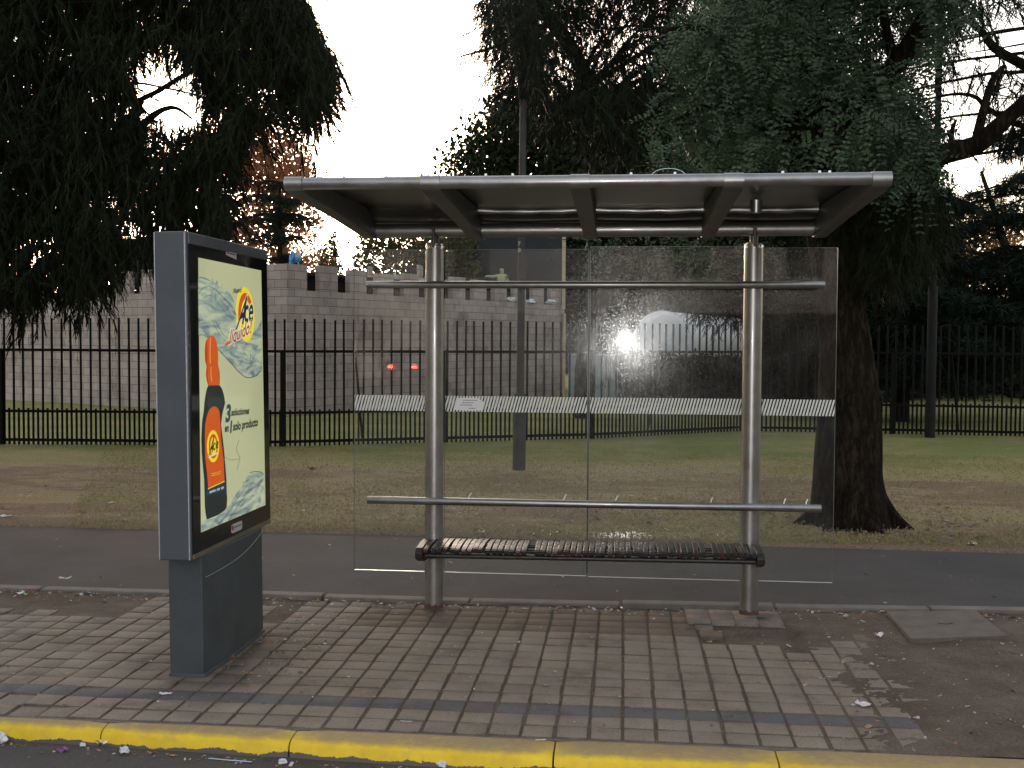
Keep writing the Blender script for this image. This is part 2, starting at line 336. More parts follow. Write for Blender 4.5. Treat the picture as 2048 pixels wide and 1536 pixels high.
# road and yellow kerb
mb = MB(); mb.add([(-200, -200, -.075), (200, -200, -.075), (200, 4.84, -.075), (-200, 4.84, -.075)], [(0,1,2,3)])
struct(mb.build('road', ROADM))
def kerb_mat():
    mt, t, b = nodes('yellow_kerb_paint')
    co_ = t.nodes.new('ShaderNodeTexCoord'); sp = t.nodes.new('ShaderNodeSeparateXYZ'); t.links.new(co_.outputs['Object'], sp.inputs[0])
    n1 = N(t, 'ShaderNodeTexNoise', Scale=14.0, Detail=8.0, Roughness=.75); t.links.new(co_.outputs['Object'], n1.inputs['Vector'])
    n2 = N(t, 'ShaderNodeTexNoise', Scale=4.0, Detail=8.0, Roughness=.7); t.links.new(co_.outputs['Object'], n2.inputs['Vector'])
    n3 = N(t, 'ShaderNodeTexNoise', Scale=90.0, Detail=4.0); t.links.new(co_.outputs['Object'], n3.inputs['Vector'])
    yel = ramp(t, [(.3, (.50, .33, .010)), (.7, (.68, .47, .018))], n2.outputs[0])
    worn = ramp(t, [(.28, (.10, .085, .07)), (.40, (.19, .15, .11)), (.55, (.27, .19, .09)), (.75, (.42, .29, .05))], n1.outputs[0])
    # worn where feet step: the top face
    yr = N(t, 'ShaderNodeMapRange'); yr.inputs['From Min'].default_value = -.012; yr.inputs['From Max'].default_value = .004; t.links.new(sp.outputs['Z'], yr.inputs['Value'])
    ja = N(t, 'ShaderNodeMath', operation='MULTIPLY_ADD'); t.links.new(n1.outputs[0], ja.inputs[0]); ja.inputs[1].default_value = 2.4; ja.inputs[2].default_value = -1.25
    ad = N(t, 'ShaderNodeMath', operation='ADD', use_clamp=True); t.links.new(yr.outputs[0], ad.inputs[0]); t.links.new(ja.outputs[0], ad.inputs[1])
    m1 = N(t, 'ShaderNodeMix', data_type='RGBA'); t.links.new(ad.outputs[0], m1.inputs[0]); t.links.new(yel.outputs[0], m1.inputs[6]); t.links.new(worn.outputs[0], m1.inputs[7])
    # ragged lower edge of the paint
    zr = N(t, 'ShaderNodeMath', operation='MULTIPLY_ADD'); t.links.new(n2.outputs[0], zr.inputs[0]); zr.inputs[1].default_value = .10; zr.inputs[2].default_value = -.122
    zz = N(t, 'ShaderNodeMath', operation='MULTIPLY_ADD'); t.links.new(n1.outputs[0], zz.inputs[0]); zz.inputs[1].default_value = .03; t.links.new(zr.outputs[0], zz.inputs[2])
    lt = N(t, 'ShaderNodeMath', operation='LESS_THAN'); t.links.new(sp.outputs['Z'], lt.inputs[0]); t.links.new(zz.outputs[0], lt.inputs[1])
    m2 = N(t, 'ShaderNodeMix', data_type='RGBA'); t.links.new(lt.outputs[0], m2.inputs[0]); t.links.new(m1.outputs[2], m2.inputs[6]); m2.inputs[7].default_value = (.075, .062, .055, 1)
    t.links.new(m2.outputs[2], b.inputs['Base Color']); b.inputs['Roughness'].default_value = .75
    bp = N(t, 'ShaderNodeBump', Strength=.5, Distance=.004); t.links.new(n3.outputs[0], bp.inputs['Height']); t.links.new(bp.outputs[0], b.inputs['Normal'])
    return mt
KM = kerb_mat(); mb = MB()
joints = [-6.2, -5.1, -4.2, -3.35, G(198, 1460)[0], G(578, 1480)[0], G(1108, 1500)[0], G(1553, 1510)[0], 1.95, 2.9, 3.8, 5, 6]
for a, b_ in zip(joints, joints[1:]):
    prof = [(4.655, -.25), (4.672, -.024), (4.684, -.008), (4.71, .002), (4.842, .006), (4.860, -.008), (4.860, -.25)]
    a_, b2 = a+.004, b_-.004; k = 8; o = len(mb.v)
    for i in range(k+1):
        xx = a_+(b2-a_)*i/k; e = .008 if i in (0, k) else 0
        for (p, q) in prof: mb.v.append((xx, p+(e if p < 4.8 else 0)+(max(0, -.5-xx)*.045 if p < 4.8 else 0)+.003*noise.noise(Vector((xx*4, p*9, q*9))), q-(e if q > -.1 else 0)))
    n_ = len(prof)
    for i in range(k):
        for j in range(n_): a1 = o+i*n_+j; b1 = o+i*n_+(j+1) % n_; mb.f.append((a1, b1, b1+n_, a1+n_))
    mb.f.append(tuple(o+j for j in range(n_))[::-1]); mb.f.append(tuple(o+k*n_+j for j in range(n_)))
struct(mb.build('kerb', KM, smooth=True))

# dirt under and around the paving: a fine relief that buries slabs on the right
def in_poly(x, y, poly):
    c = False; j = len(poly)-1
    for i in range(len(poly)):
        xi, yi = poly[i]; xj, yj = poly[j]
        if (yi > y) != (yj > y) and x < (xj-xi)*(y-yi)/(yj-yi)+xi: c = not c
        j = i
    return c
def gp(*pts): return [tuple(G(*p)[:2]) for p in pts]
BARE = [gp((-900, 1160), (-900, 1215), (0, 1219), (30, 1224), (60, 1222), (115, 1222), (122, 1234), (165, 1236), (200, 1240), (248, 1236), (290, 1208), (345, 1180), (345, 1160)),
        gp((535, 1180), (532, 1262), (560, 1240), (592, 1216), (640, 1198), (720, 1190), (720, 1180)),
        gp((1605, 1225), (1610, 1262), (1400, 1268), (1405, 1282), (1520, 1284), (1570, 1300), (1640, 1300), (1700, 1282), (1720, 1270), (1740, 1275), (1790, 1345), (1850, 1425), (1870, 1500), (3000, 1560), (3000, 1200), (1605, 1205))]
HOLLOW = gp((1605, 1262), (1400, 1268), (1405, 1284), (1530, 1284), (1600, 1275))
def bare(x, y): return any(in_poly(x, y, p) for p in BARE)
def dirt_h(x, y):
    n_ = fbm(x, y, 2.2, 4, 5)
    right = min(1, max(0, (x-.80-.10*(y-5))/.75)); h = -.0065+.0115*right*(1+1.6*n_)
    if bare(x, y): h = max(h, -.004+.008*right)+.014*n_
    if y > 7.2 and x > -1.35: h = max(h, -.004+.012*n_)
    if y > 7.25: h += .012*n_
    if in_poly(x, y, HOLLOW): h = -.022
    return h+.0025*noise.noise(Vector((x*30, y*30, 0)))
xs = np.arange(-5.5, 4.6, .03); ys = np.arange(4.861, 7.56, .027); v = []
for y in ys:
    for x in xs: v.append((x, min(y, curb_y(x)-.045), dirt_h(x, y)))
nx = len(xs); ny = len(ys)
fc = [(j*nx+i, j*nx+i+1, (j+1)*nx+i+1, (j+1)*nx+i) for j in range(ny-1) for i in range(nx-1)]
def dirt_mat():
    mt, t, b = nodes('trodden_dirt')
    co_ = t.nodes.new('ShaderNodeTexCoord')
    n1 = N(t, 'ShaderNodeTexNoise', Scale=2.6, Detail=9.0, Roughness=.7); t.links.new(co_.outputs['Object'], n1.inputs['Vector'])
    n2 = N(t, 'ShaderNodeTexNoise', Scale=70.0, Detail=6.0, Roughness=.8); t.links.new(co_.outputs['Object'], n2.inputs['Vector'])
    sp = t.nodes.new('ShaderNodeSeparateXYZ'); t.links.new(co_.outputs['Object'], sp.inputs[0])
    r1 = ramp(t, [(.3, (.080, .055, .038)), (.5, (.122, .094, .072)), (.7, (.165, .132, .106))], n1.outputs[0])
    r2 = ramp(t, [(.3, (.5,)*3), (.55, (1,)*3), (.75, (1.5,)*3)], n2.outputs[0])
    mx = N(t, 'ShaderNodeMix', data_type='RGBA', blend_type='MULTIPLY'); mx.inputs[0].default_value = 1
    t.links.new(r1.outputs[0], mx.inputs[6]); t.links.new(r2.outputs[0], mx.inputs[7]); t.links.new(mx.outputs[2], b.inputs['Base Color'])
    b.inputs['Roughness'].default_value = .95; b.inputs['Specular IOR Level'].default_value = .15
    bp = N(t, 'ShaderNodeBump', Strength=.8, Distance=.008); t.links.new(n2.outputs[0], bp.inputs['Height']); t.links.new(bp.outputs[0], b.inputs['Normal'])
    return mt
struct(rawmesh('dirt', v, fc, dirt_mat(), smooth=True))

# paving slabs
def pave_mat():
    mt, t, b = nodes('concrete_slabs')
    at = t.nodes.new('ShaderNodeVertexColor'); at.layer_name = 'tint'
    co_ = t.nodes.new('ShaderNodeTexCoord')
    n1 = N(t, 'ShaderNodeTexNoise', Scale=3.0, Detail=9.0, Roughness=.7); t.links.new(co_.outputs['Object'], n1.inputs['Vector'])
    n2 = N(t, 'ShaderNodeTexNoise', Scale=110.0, Detail=5.0, Roughness=.75); t.links.new(co_.outputs['Object'], n2.inputs['Vector'])
    r1 = ramp(t, [(.30, (.55, .53, .50)), (.45, (.90, .89, .88)), (.7, (1.15, 1.15, 1.15))], n1.outputs[0])
    r2 = ramp(t, [(.3, (.6,)*3), (.5, (1,)*3), (.75, (1.3,)*3)], n2.outputs[0])
    mx = N(t, 'ShaderNodeMix', data_type='RGBA', blend_type='MULTIPLY'); mx.inputs[0].default_value = 1
    t.links.new(r1.outputs[0], mx.inputs[6]); t.links.new(r2.outputs[0], mx.inputs[7])
    m2 = N(t, 'ShaderNodeMix', data_type='RGBA', blend_type='MULTIPLY'); m2.inputs[0].default_value = 1
    t.links.new(mx.outputs[2], m2.inputs[6]); t.links.new(at.outputs[0], m2.inputs[7]); t.links.new(m2.outputs[2], b.inputs['Base Color'])
    b.inputs['Roughness'].default_value = .85; b.inputs['Specular IOR Level'].default_value = .25
    bp = N(t, 'ShaderNodeBump', Strength=.35, Distance=.004); t.links.new(n2.outputs[0], bp.inputs['Height']); t.links.new(bp.outputs[0], b.inputs['Normal'])
    return mt
PT = .15; v = []; fc = []; cc = []; random.seed(11)
for i in range(-36, 15):
    gx = .015 if i > -17 else .010
    for j in range(16):
        x0 = i*PT+.004; y0 = 4.893+j*PT
        cx, cy = x0+PT/2, y0+PT/2
        if cy > curb_y(cx)-.10 or bare(cx, cy) or (cx > .40 and cy > 6.87): continue
        dz = random.gauss(0, .0012); tx = random.gauss(0, .006); ty = random.gauss(0, .005)
        if i <= -15: dz *= 1.6; tx *= 1.8
        hx, hy = (PT-gx)/2, (PT-.0105)/2; jx, jy = random.gauss(0, .0016), random.gauss(0, .0010)
        base = (.200, .166, .132) if j != 2 else (.098, .096, .098)
        if cy > 6.72+.15*noise.noise(Vector((cx*1.5, 2, 0))) and cx > -1.6: base = (.145, .110, .082)
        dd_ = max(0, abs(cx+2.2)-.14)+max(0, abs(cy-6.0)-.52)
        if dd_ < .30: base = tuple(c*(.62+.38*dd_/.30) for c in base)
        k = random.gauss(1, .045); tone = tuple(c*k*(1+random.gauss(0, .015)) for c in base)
        bv = .003; o = len(v)
        for (sx, sy, zz, ins) in [(-1,-1,0,bv),(1,-1,0,bv),(1,1,0,bv),(-1,1,0,bv),(-1,-1,-.003,0),(1,-1,-.003,0),(1,1,-.003,0),(-1,1,-.003,0),(-1,-1,-.05,0),(1,-1,-.05,0),(1,1,-.05,0),(-1,1,-.05,0)]:
            lx, ly = sx*(hx-ins), sy*(hy-ins)
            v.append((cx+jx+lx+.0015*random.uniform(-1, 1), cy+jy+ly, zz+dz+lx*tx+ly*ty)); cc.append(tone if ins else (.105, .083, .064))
        fc += [(o,o+1,o+2,o+3)]+[(o+4+a, o+4+(a+1)%4, o+(a+1)%4, o+a) for a in range(4)]+[(o+8+a, o+8+(a+1)%4, o+4+(a+1)%4, o+4+a) for a in range(4)]
# the lifted slabs round the right post
for (x0, x1, y0, y1, z) in [(.40, .985, 6.98, 7.13, .020), (.40, .985, 7.135, 7.285, .020), (.44, .55, 6.86, 6.97, .006)]:
    n_ = 4 if x1-x0 > .3 else 1
    for q in range(n_):
        a, b_ = x0+(x1-x0)*q/n_+.002, x0+(x1-x0)*(q+1)/n_-.002; o = len(v); k = random.gauss(1, .05)
        for zz in (z, z-.05):
            for (p, r_) in ((a, y0), (b_, y0), (b_, y1), (a, y1)): v.append((p, r_, zz)); cc.append((.18*k, .15*k, .125*k))
        fc += [(o,o+1,o+2,o+3)]+[(o+4+a1, o+4+(a1+1)%4, o+(a1+1)%4, o+a1) for a1 in range(4)]
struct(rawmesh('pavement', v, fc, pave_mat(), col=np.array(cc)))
# mortar strip between slabs and kerb
mb = MB(); mb.box(-5.5, 4.5, 4.8615, 4.890, -.1, -.004); struct(mb.build('kerb_mortar', mat('mortar', (.12, .10, .085), .9, 0, .35, 12, .6, 90)))

# access cover at the right
q = [G(1773, 1232), G(1952, 1230), G(2014, 1281), G(1822, 1287)]
mb = MB(); mb.add([(p.x, p.y, .030) for p in q]+[(p.x, p.y, -.02) for p in q], [(0,3,2,1),(4,5,6,7),(0,1,5,4),(1,2,6,5),(2,3,7,6),(3,0,4,7)])
cv = thing('access_cover', 'square concrete access cover lying proud of the dirt beside the path edging', 'access cover')
mb.build('cover_slab', mat('cover_concrete', (.105, .086, .070), .85, 0, .25, 8, .4, 120), cv, bevel=.004)
c = (q[0]+q[1]+q[2]+q[3])/4; mb = MB()
mb.box(c.x-.045, c.x+.045, c.y-.008, c.y+.006, .0305, .033); mb.box(c.x-.02, c.x+.02, c.y-.022, c.y-.008, .0305, .0325)
mb.build('lifting_slot', BLACKM, cv)

# ------------------------------------------------------------ bus shelter
YS = 7.217
sh = thing('bus_shelter', 'silver tube bus shelter with glass back, slatted bench and overhanging roof', 'bus shelter')
XL, XR = -1.231, .798
for X, bottom in ((XL, .0), (XR, .02)):
    mb = MB(); r = .0585
    mb.tube([(X, YS, bottom+.02), (X, YS, 2.335)], r, 40)
    p = mb.build('post', ALU, sh, smooth=True)
    mb = MB(); mb.tube([(X, YS, 2.336), (X, YS, 2.341), (X, YS, 2.342), (X, YS, 2.352), (X, YS, 2.353), (X, YS, 2.358), (X, YS, 2.366)], [.055, .055, .0605, .0605, .054, .0605, .052], 40)
    mb.build('post_cap', mat('steel_ring', (.6, .6, .58), .2, .9, .1), p, smooth=True)
    mb = MB(); n_ = 40; ring = []
    for lvl in range(2):
        for k in range(n_):
            a = 2*math.pi*k/n_; rr = r+.0012+(.006 if lvl == 0 else 0)
            z = bottom-.01 if lvl == 0 else bottom+.022+.02*max(0, noise.noise(Vector((math.cos(a)*4, math.sin(a)*4, X))))+.006*math.sin(9*a)
            mb.v.append((X+rr*math.cos(a), YS+rr*math.sin(a), z))
    mb.f = [(k, (k+1) % n_, n_+(k+1) % n_, n_+k) for k in range(n_)]
    mb.build('rusty_base', RUST, p)
    mb = MB(); mb.tube([(X+.0, YS-.0, 2.36), (X, YS, 2.44)], .026, 20)
    mb.build('hanger_tube', mat('dark_steel', (.09, .085, .08), .5, .5, .2), p, smooth=True)
    mb = MB(); mb.tube([(X-.0, YS-.054, 2.34), (X, YS-.054, 2.452)], .011, 12)
    mb.tube([(X, YS-.056, 2.452), (X, YS-.056, 2.460)], .015, 6)
    mb.build('hanger_bolt', mat('dark_steel', (.09, .085, .08), .5, .5, .2), p, smooth=True)
mb = MB(); mb.tube([(-1.66, YS-.085, 2.100), (1.222, YS-.085, 2.102)], .0235, 28); mb.build('upper_rail', ALU, sh, smooth=True, bevel=.002)
mb = MB(); mb.tube([(-1.655, YS-.085, .708), (1.223, YS-.085, .712)], .0245, 28); mb.build('lower_rail', ALU, sh, smooth=True, bevel=.002)
for X in (XL, XR):
    for z in (2.101, .710):
        mb = MB(); mb.tube([(X, YS-.05, z), (X, YS-.09, z)], .02, 12); mb.build('rail_joint', ALU, sh, smooth=True)
for px in (942, 1131, 1234, 1423, 1568, 1612):
    x = P(px, 1000, YS+.02).x; mb = MB()
    mb.tube([(x-.012, YS-.045, .720), (x-.004, YS-.02, .742), (x+.006, YS-.003, .757)], .004, 8); mb.build('glass_clip', CHROME, sh, smooth=True)
# back glass
GY = YS+.040
STRIPE = mat('white_vinyl', (.62, .62, .58), .5, 0, .08, 40)
panes = [(-1.772, -1.300, .226, 2.334), (-1.168, -.240, .226, 2.334), (-.226, .742, .222, 2.350), (.862, 1.322, .224, 2.340)]
gl = []
for i, (x0, x1, z0, z1) in enumerate(panes):
    mb = MB(); mb.add([(x0, GY, z0), (x1, GY, z0), (x1, GY, z1), (x0, GY, z1)], [(0,1,2,3)])
    p = mb.build('glass_pane', GLASS, sh); gl.append(p)
    mb = MB(); mb.box(x0, x1, GY+.001, GY+.010, z0-.0045, z0-.001); mb.build('highlight_edge', CHROME, p)  # bottom edge made pale to carry the flash highlight along it
    EDG = mat('glass_edge', (.10, .13, .12), .3, .2, .2)
    mb = MB(); mb.box(x0-.0025, x0-.0002, GY+.001, GY+.010, z0, z1); mb.box(x1+.0002, x1+.0025, GY+.001, GY+.010, z0, z1); mb.box(x0, x1, GY+.001, GY+.010, z1+.0002, z1+.0022)
    mb.build('side_edge', EDG, p)
    mb = MB(); zb, zt = 1.281, 1.384; x = x0-.03
    while x < x1:
        wv = .0118; sk = .028
        poly = [(x, zb), (x+wv, zb), (x+wv+sk, zt), (x+sk, zt)]
        # clip to the pane
        def clip(pl, lim, side):
            out = []
            for a, b_ in zip(pl, pl[1:]+pl[:1]):
                ia = (a[0] >= lim) if side > 0 else (a[0] <= lim); ib = (b_[0] >= lim) if side > 0 else (b_[0] <= lim)
                if ia: out.append(a)
                if ia != ib: t_ = (lim-a[0])/(b_[0]-a[0]); out.append((lim, a[1]+(b_[1]-a[1])*t_))
            return out
        pl = clip(poly, x0+.003, 1)
        if pl: pl = clip(pl, x1-.003, -1)
        if len(pl) > 2: mb.add([(a, GY-.0015, b_) for a, b_ in pl], [tuple(range(len(pl)))])
        x += .0204
    mb.build('stripe_band', STRIPE, p)
# sun film seam post between panes 2 and 3
mb = MB(); mb.box(-.2365, -.2295, GY-.004, GY+.012, .24, 2.33); mb.build('pane_seal', BLACKM, sh)
mb = MB(); mb.box(.7455, .7515, GY-.004, GY+.012, .24, 2.34); mb.build('pane_seal', BLACKM, sh)
# sticker on the band
st = [(-1.112, 1.294), (-1.10, 1.325), (-1.085, 1.366), (-1.05, 1.372), (-.955, 1.372), (-.905, 1.340), (-.915, 1.298), (-.93, 1.290), (-1.05, 1.288)]
mb = MB(); mb.add([(a, GY-.003, b_) for a, b_ in st], [tuple(range(len(st)))]); sk_ = mb.build('paper_sticker', mat('sticker_paper', (.68, .67, .67), .7, 0, .05), gl[1])
mb = MB()
for (z, a, b_) in ((1.356, -1.048, -.955), (1.340, -1.055, -.99), (1.325, -1.068, -.995), (1.304, -1.01, -.975)):
    x = a
    while x < b_:
        w_ = random.uniform(.004, .011); mb.add([(x, GY-.0045, z-.0022), (x+w_, GY-.0045, z-.0022), (x+w_, GY-.0045, z+.0022), (x, GY-.0045, z+.0022)], [(0,1,2,3)]); x += w_+.0025
mb.build('sticker_print', mat('print_ink', (.05, .03, .03), .7), gl[1])

# roof
RX0, RX1 = -1.695, 1.243; FY = 5.50
mb = MB(); mb.tube([(RX0, FY, 2.520), (RX1, FY, 2.523)], .0305, 28); mb.build('front_beam', ALU, sh, smooth=True, bevel=.002)
mb = MB(); mb.tube([(RX0+.03, YS-.01, 2.452), (RX1-.02, YS-.01, 2.456)], .045, 28); mb.build('rear_beam', ALU, sh, smooth=True)
sheet = [(FY, 2.541), (5.8, 2.556), (6.2, 2.567), (6.6, 2.573), (6.85, 2.576), (6.94, 2.573), (6.975, 2.560), (6.99, 2.545), (7.0, 2.53), (7.02, 2.517), (7.08, 2.508), (7.16, 2.503), (7.26, 2.498)]
mb = MB(); v_ = []; nxs = 60
for i in range(nxs+1):
    x = RX0+.02+(RX1-RX0-.04)*i/nxs
    bay = ((x-RX0)/(RX1-RX0)*4) % 1
    sag = .010*math.sin(bay*math.pi)
    for (y, z) in sheet: v_.append((x, y, z+.002-(sag if 6.5 < y < 7.12 else sag*.3)+.002*noise.noise(Vector((x*3, y*3, 0)))))
n_ = len(sheet); f_ = [(i*n_+j, (i+1)*n_+j, (i+1)*n_+j+1, i*n_+j+1) for i in range(nxs) for j in range(n_-1)]
top = [(x, y, z+.012) for (x, y, z) in v_]; o = len(v_)
f_ += [tuple(q_+o for q_ in reversed(t_)) for t_ in f_]
rp = rawmesh('roof_panel', v_+top, f_, ROOFM, sh, smooth=True)
for i in range(1, 4):
    xa = RX0+(RX1-RX0)*i/4+.04; xb = RX0+(RX1-RX0)*(i+1)/4-(.04 if i < 3 else .09); mb = MB()
    mb.tube([(xa+(xb-xa)*k/10, 6.985, 2.552-.006*math.sin(k/10*math.pi)+.002*math.sin(k*2.1+i)) for k in range(11)], [.017+.003*math.sin(k*1.7+i) for k in range(11)], 16); mb.build('highlight_tube', ALU, sh, smooth=True)  # bright tube added to carry the flash highlight of the curved sheet
RIBM = mat('rib_casting', (.085, .080, .072), .5, .3, .25, 10, .1, 200)
for i in range(5):
    x = RX0+(RX1-RX0)*i/4; w = .048 if 0 < i < 4 else .046
    if i == 0: x += w
    if i == 4: x -= w
    mb = MB(); R_ = .0325; prof = []
    for k in range(9):
        a = math.radians(60+k*22.5); prof.append((FY+R_*math.cos(a), 2.5215+R_*math.sin(a)))
    prof += [(5.60, 2.475), (6.0, 2.462), (6.5, 2.440), (6.95, 2.412), (7.15, 2.400), (7.235, 2.402), (7.262, 2.43), (7.262, 2.47), (7.22, 2.498), (7.03, 2.512), (6.98, 2.545), (6.9, 2.57), (6.2, 2.563), (5.62, 2.548)]
    wf = w; a0, a1 = x-wf, x+wf
    n2 = len(prof); o = len(mb.v)
    for sgn in (-1, 1):
        for (y, z) in prof:
            ww = w*(1-.18*max(0, (y-5.6)/1.6)); mb.v.append((x+sgn*ww, y, z))
    mb.f = [tuple(range(n2))[::-1], tuple(range(n2, 2*n2))]+[(j, (j+1) % n2, n2+(j+1) % n2, n2+j) for j in range(n2)]
    rb_ = mb.build('roof_rib', RIBM, sh, smooth=True, bevel=.0025)
    mb = MB(); mb.tube([(x-w+.001, FY, 2.5215), (x+w-.001, FY, 2.5215)], .0345, 28); mb.build('rib_cap', ALU, rb_, smooth=True)
for px in (687, 772, 971, 1025, 1262, 1350, 1566, 1640, 1660):
    x = P(px, 350, FY).x; mb = MB(); mb.tube([(x, FY+.01, 2.548), (x, FY+.01, 2.564)], [.009, .006], 10); mb.build('roof_screw', CHROME, sh)
pts = []
for k in range(15):
    a = math.pi*k/14; pts.append((P(1337, 345, FY+.2).x+.085*math.cos(a)*-1, FY+.2, 2.57+.040*math.sin(a)))
mb = MB(); mb.tube(pts, .0012, 6); mb.build('bent_wire', CHROME, sh)
mb = MB(); mb.add([(P(px, 350, FY+.05).x, FY+.05, z) for px, z in ((840, 2.555), (841, 2.578), (848, 2.566), (856, 2.568), (860, 2.574), (860, 2.555))], [(0,1,2,3,4,5)]); mb.build('stuck_leaf', mat('dry_leaf', (.06, .045, .03), .8), sh)
mb = MB(); xx = P(1515, 380, 6.4).x; mb.tube([(xx, 6.45, 2.54), (xx, 6.45, 2.47)], [.035, .028], 20); mb.build('lamp_fitting', ALU, sh, smooth=True)

# bench
SLAT = None
def slat_mat():
    mt, t, b = nodes('worn_lacquered_slats')
    oi = t.nodes.new('ShaderNodeObjectInfo'); co_ = t.nodes.new('ShaderNodeTexCoord')
    n1 = N(t, 'ShaderNodeTexNoise', Scale=35.0, Detail=8.0, Roughness=.7); t.links.new(co_.outputs['Object'], n1.inputs['Vector'])
    r = ramp(t, [(0, (.012, .011, .011)), (.6, (.020, .014, .014)), (.9, (.035, .011, .010)), (1, (.05, .012, .010))], oi.outputs['Random'])
    r2 = ramp(t, [(.35, (.6,)*3), (.6, (1.1,)*3), (.78, (1.7, 1.6, 1.5))], n1.outputs[0])
    mx = N(t, 'ShaderNodeMix', data_type='RGBA', blend_type='MULTIPLY'); mx.inputs[0].default_value = 1
    t.links.new(r.outputs[0], mx.inputs[6]); t.links.new(r2.outputs[0], mx.inputs[7]); t.links.new(mx.outputs[2], b.inputs['Base Color'])
    rr = ramp(t, [(.3, (.22,)*3), (.7, (.42,)*3)], n1.outputs[0]); t.links.new(rr.outputs[0], b.inputs['Roughness'])
    b.inputs['Specular IOR Level'].default_value = .30
    return mt
SM = slat_mat(); DKST = mat('bench_frame_steel', (.030, .026, .024), .45, .4, .4, 30)
mb = MB(); mb.tube([(XL+.0, YS-.20, .415), (XR+.0, YS-.20, .427)], .014, 12); mb.tube([(XL, YS-.318, .400), (XR, YS-.318, .412)], .015, 12); mb.tube([(XL, YS-.08, .425), (XR, YS-.08, .437)], .012, 12)
bench = mb.build('bench', DKST, sh, smooth=True)
for X, dz in ((XL-.035, 0), (XR+.03, .015)):
    mb = MB(); prof = [(YS-.36, .385), (YS-.368, .425), (YS-.34, .452), (YS-.15, .464), (YS-.07, .460), (YS-.065, .43), (YS-.075, .36), (YS-.15, .345), (YS-.27, .355)]
    mb.prism([(a, b_+dz) for a, b_ in prof], 'x', X-.024, X+.024); mb.build('end_bracket', DKST, bench, bevel=.006)
    mb = MB(); mb.tube([(X+(.035 if X < 0 else -.03), YS-.062, .335+dz), (X+(.035 if X < 0 else -.03), YS-.062, .40+dz)], .03, 14); mb.tube([(X+(.035 if X<0 else -.03), YS-.075, .35+dz), (X+(.035 if X<0 else -.03), YS-.20, .372+dz)], .018, 10); mb.build('clamp', DKST, bench, smooth=True)
prof = []; tk = .014
cu = [(-.350, .422), (-.353, .433), (-.345, .444), (-.315, .4515), (-.25, .458), (-.18, .461), (-.10, .462), (-.03, .460), (.0, .456)]
upper = [(a, b_-.42) for a, b_ in cu]; lower = [(a*.985+.006, b_-tk-.42) for a, b_ in cu][::-1]; lower[-1] = (-.339, .002); lower[-2] = (-.340, .010)
mb = MB(); mb.prism(upper+lower, 'x', -.0150, .0150)
s0 = None; x = XL+.015; k = 0; rnd = random.Random(5)
while x < XR-.01:
    if k in (17, 46): x += .0378; k += 1; continue
    if s0 is None: s0 = mb.build('slat', SM, bench, bevel=.002); o_ = s0
    else: o_ = s0.copy(); COL.objects.link(o_); o_.parent = bench
    t_ = (x-XL)/(XR-XL); o_.location = (x, YS+rnd.gauss(0, .0015), .42+.012*t_+rnd.gauss(0, .0012)-.004*math.sin(t_*math.pi)); o_.rotation_euler = (rnd.gauss(0, .01), 0, rnd.gauss(0, .012))
    x += .0378; k += 1

# ------------------------------------------------------------ illuminated advertising panel
LEAN = -.0112; PV = Vector((-2.135, 6.1, 0))
ML = Matrix.Translation(PV) @ Matrix.Rotation(math.radians(-1), 4, 'Z') @ Matrix.Rotation(LEAN, 4, 'Y') @ Matrix.Translation(-PV); MLi = ML.inverted()
ad = thing('advertising_panel', 'dark grey street advertising panel on a pedestal with a lit detergent poster', 'advertising panel')
BX0, BX1, BY0, BY1, BZ0, BZ1 = -2.312, -2.139, 5.43, 6.62, .630, 2.283
def adb(mb, name, m, parent=ad, **kw):
    mb.v = [tuple(ML @ Vector(p)) for p in mb.v]; return mb.build(name, m, parent, **kw)
mb = MB(); mb.box(BX0, BX1-.004, BY0, BY1, BZ0, BZ1); adb(mb, 'housing', GRAPH, bevel=.007)
TRIM = mat('pale_trim', (.42, .42, .43), .4, .3, .3, 40)
mb = MB()
for x in (BX0+.0035, BX1-.0125):
    mb.box(x-.0022, x+.0022, BY0-.0022, BY0+.0005, BZ0+.004, BZ1-.004)
adb(mb, 'corner_seam', TRIM)
mb = MB(); mb.box(BX1-.0035, BX1+.006, BY0+.012, BY1-.006, BZ1-.062, BZ1-.004); adb(mb, 'top_trim', GRAPH, bevel=.003)
mb = MB(); mb.box(BX1-.0035, BX1+.006, BY0+.012, BY1-.006, BZ0+.004, BZ0+.028); adb(mb, 'bottom_trim', mat('bronze_trim', (.14, .115, .085), .5, .3, .2), bevel=.003)
FX = BX1+.004
mb = MB(); mb.box(BX1-.0035, FX, BY0+.018, BY1-.008, BZ0+.030, BZ1-.064)
FR = mat('black_glass_border', (.010, .010, .010), .08, 0, .1); bd = adb(mb, 'front_glass', FR)
def PS(px, py, off=0.0):
    c_ = MLi @ CAM; d = (MLi.to_3x3() @ ray(px, py)); t_ = (FX+off-c_.x)/d.x; return c_+d*t_
def flat(pts, off, name, m, parent, sub=None):
    mb = MB(); mb.add([PS(px, py, off) for px, py in pts], [tuple(range(len(pts)))]); mb.v = [tuple(ML @ Vector(p)) for p in mb.v]
    bm = bmesh.new(); vs = [bm.verts.new(p) for p in mb.v]; fc_ = bm.faces.new(vs); bmesh.ops.triangulate(bm, faces=[fc_]); me = bpy.data.meshes.new(name); bm.to_mesh(me); bm.free()
    me.materials.append(m); o = bpy.data.objects.new(name, me); COL.objects.link(o); o.parent = parent; return o
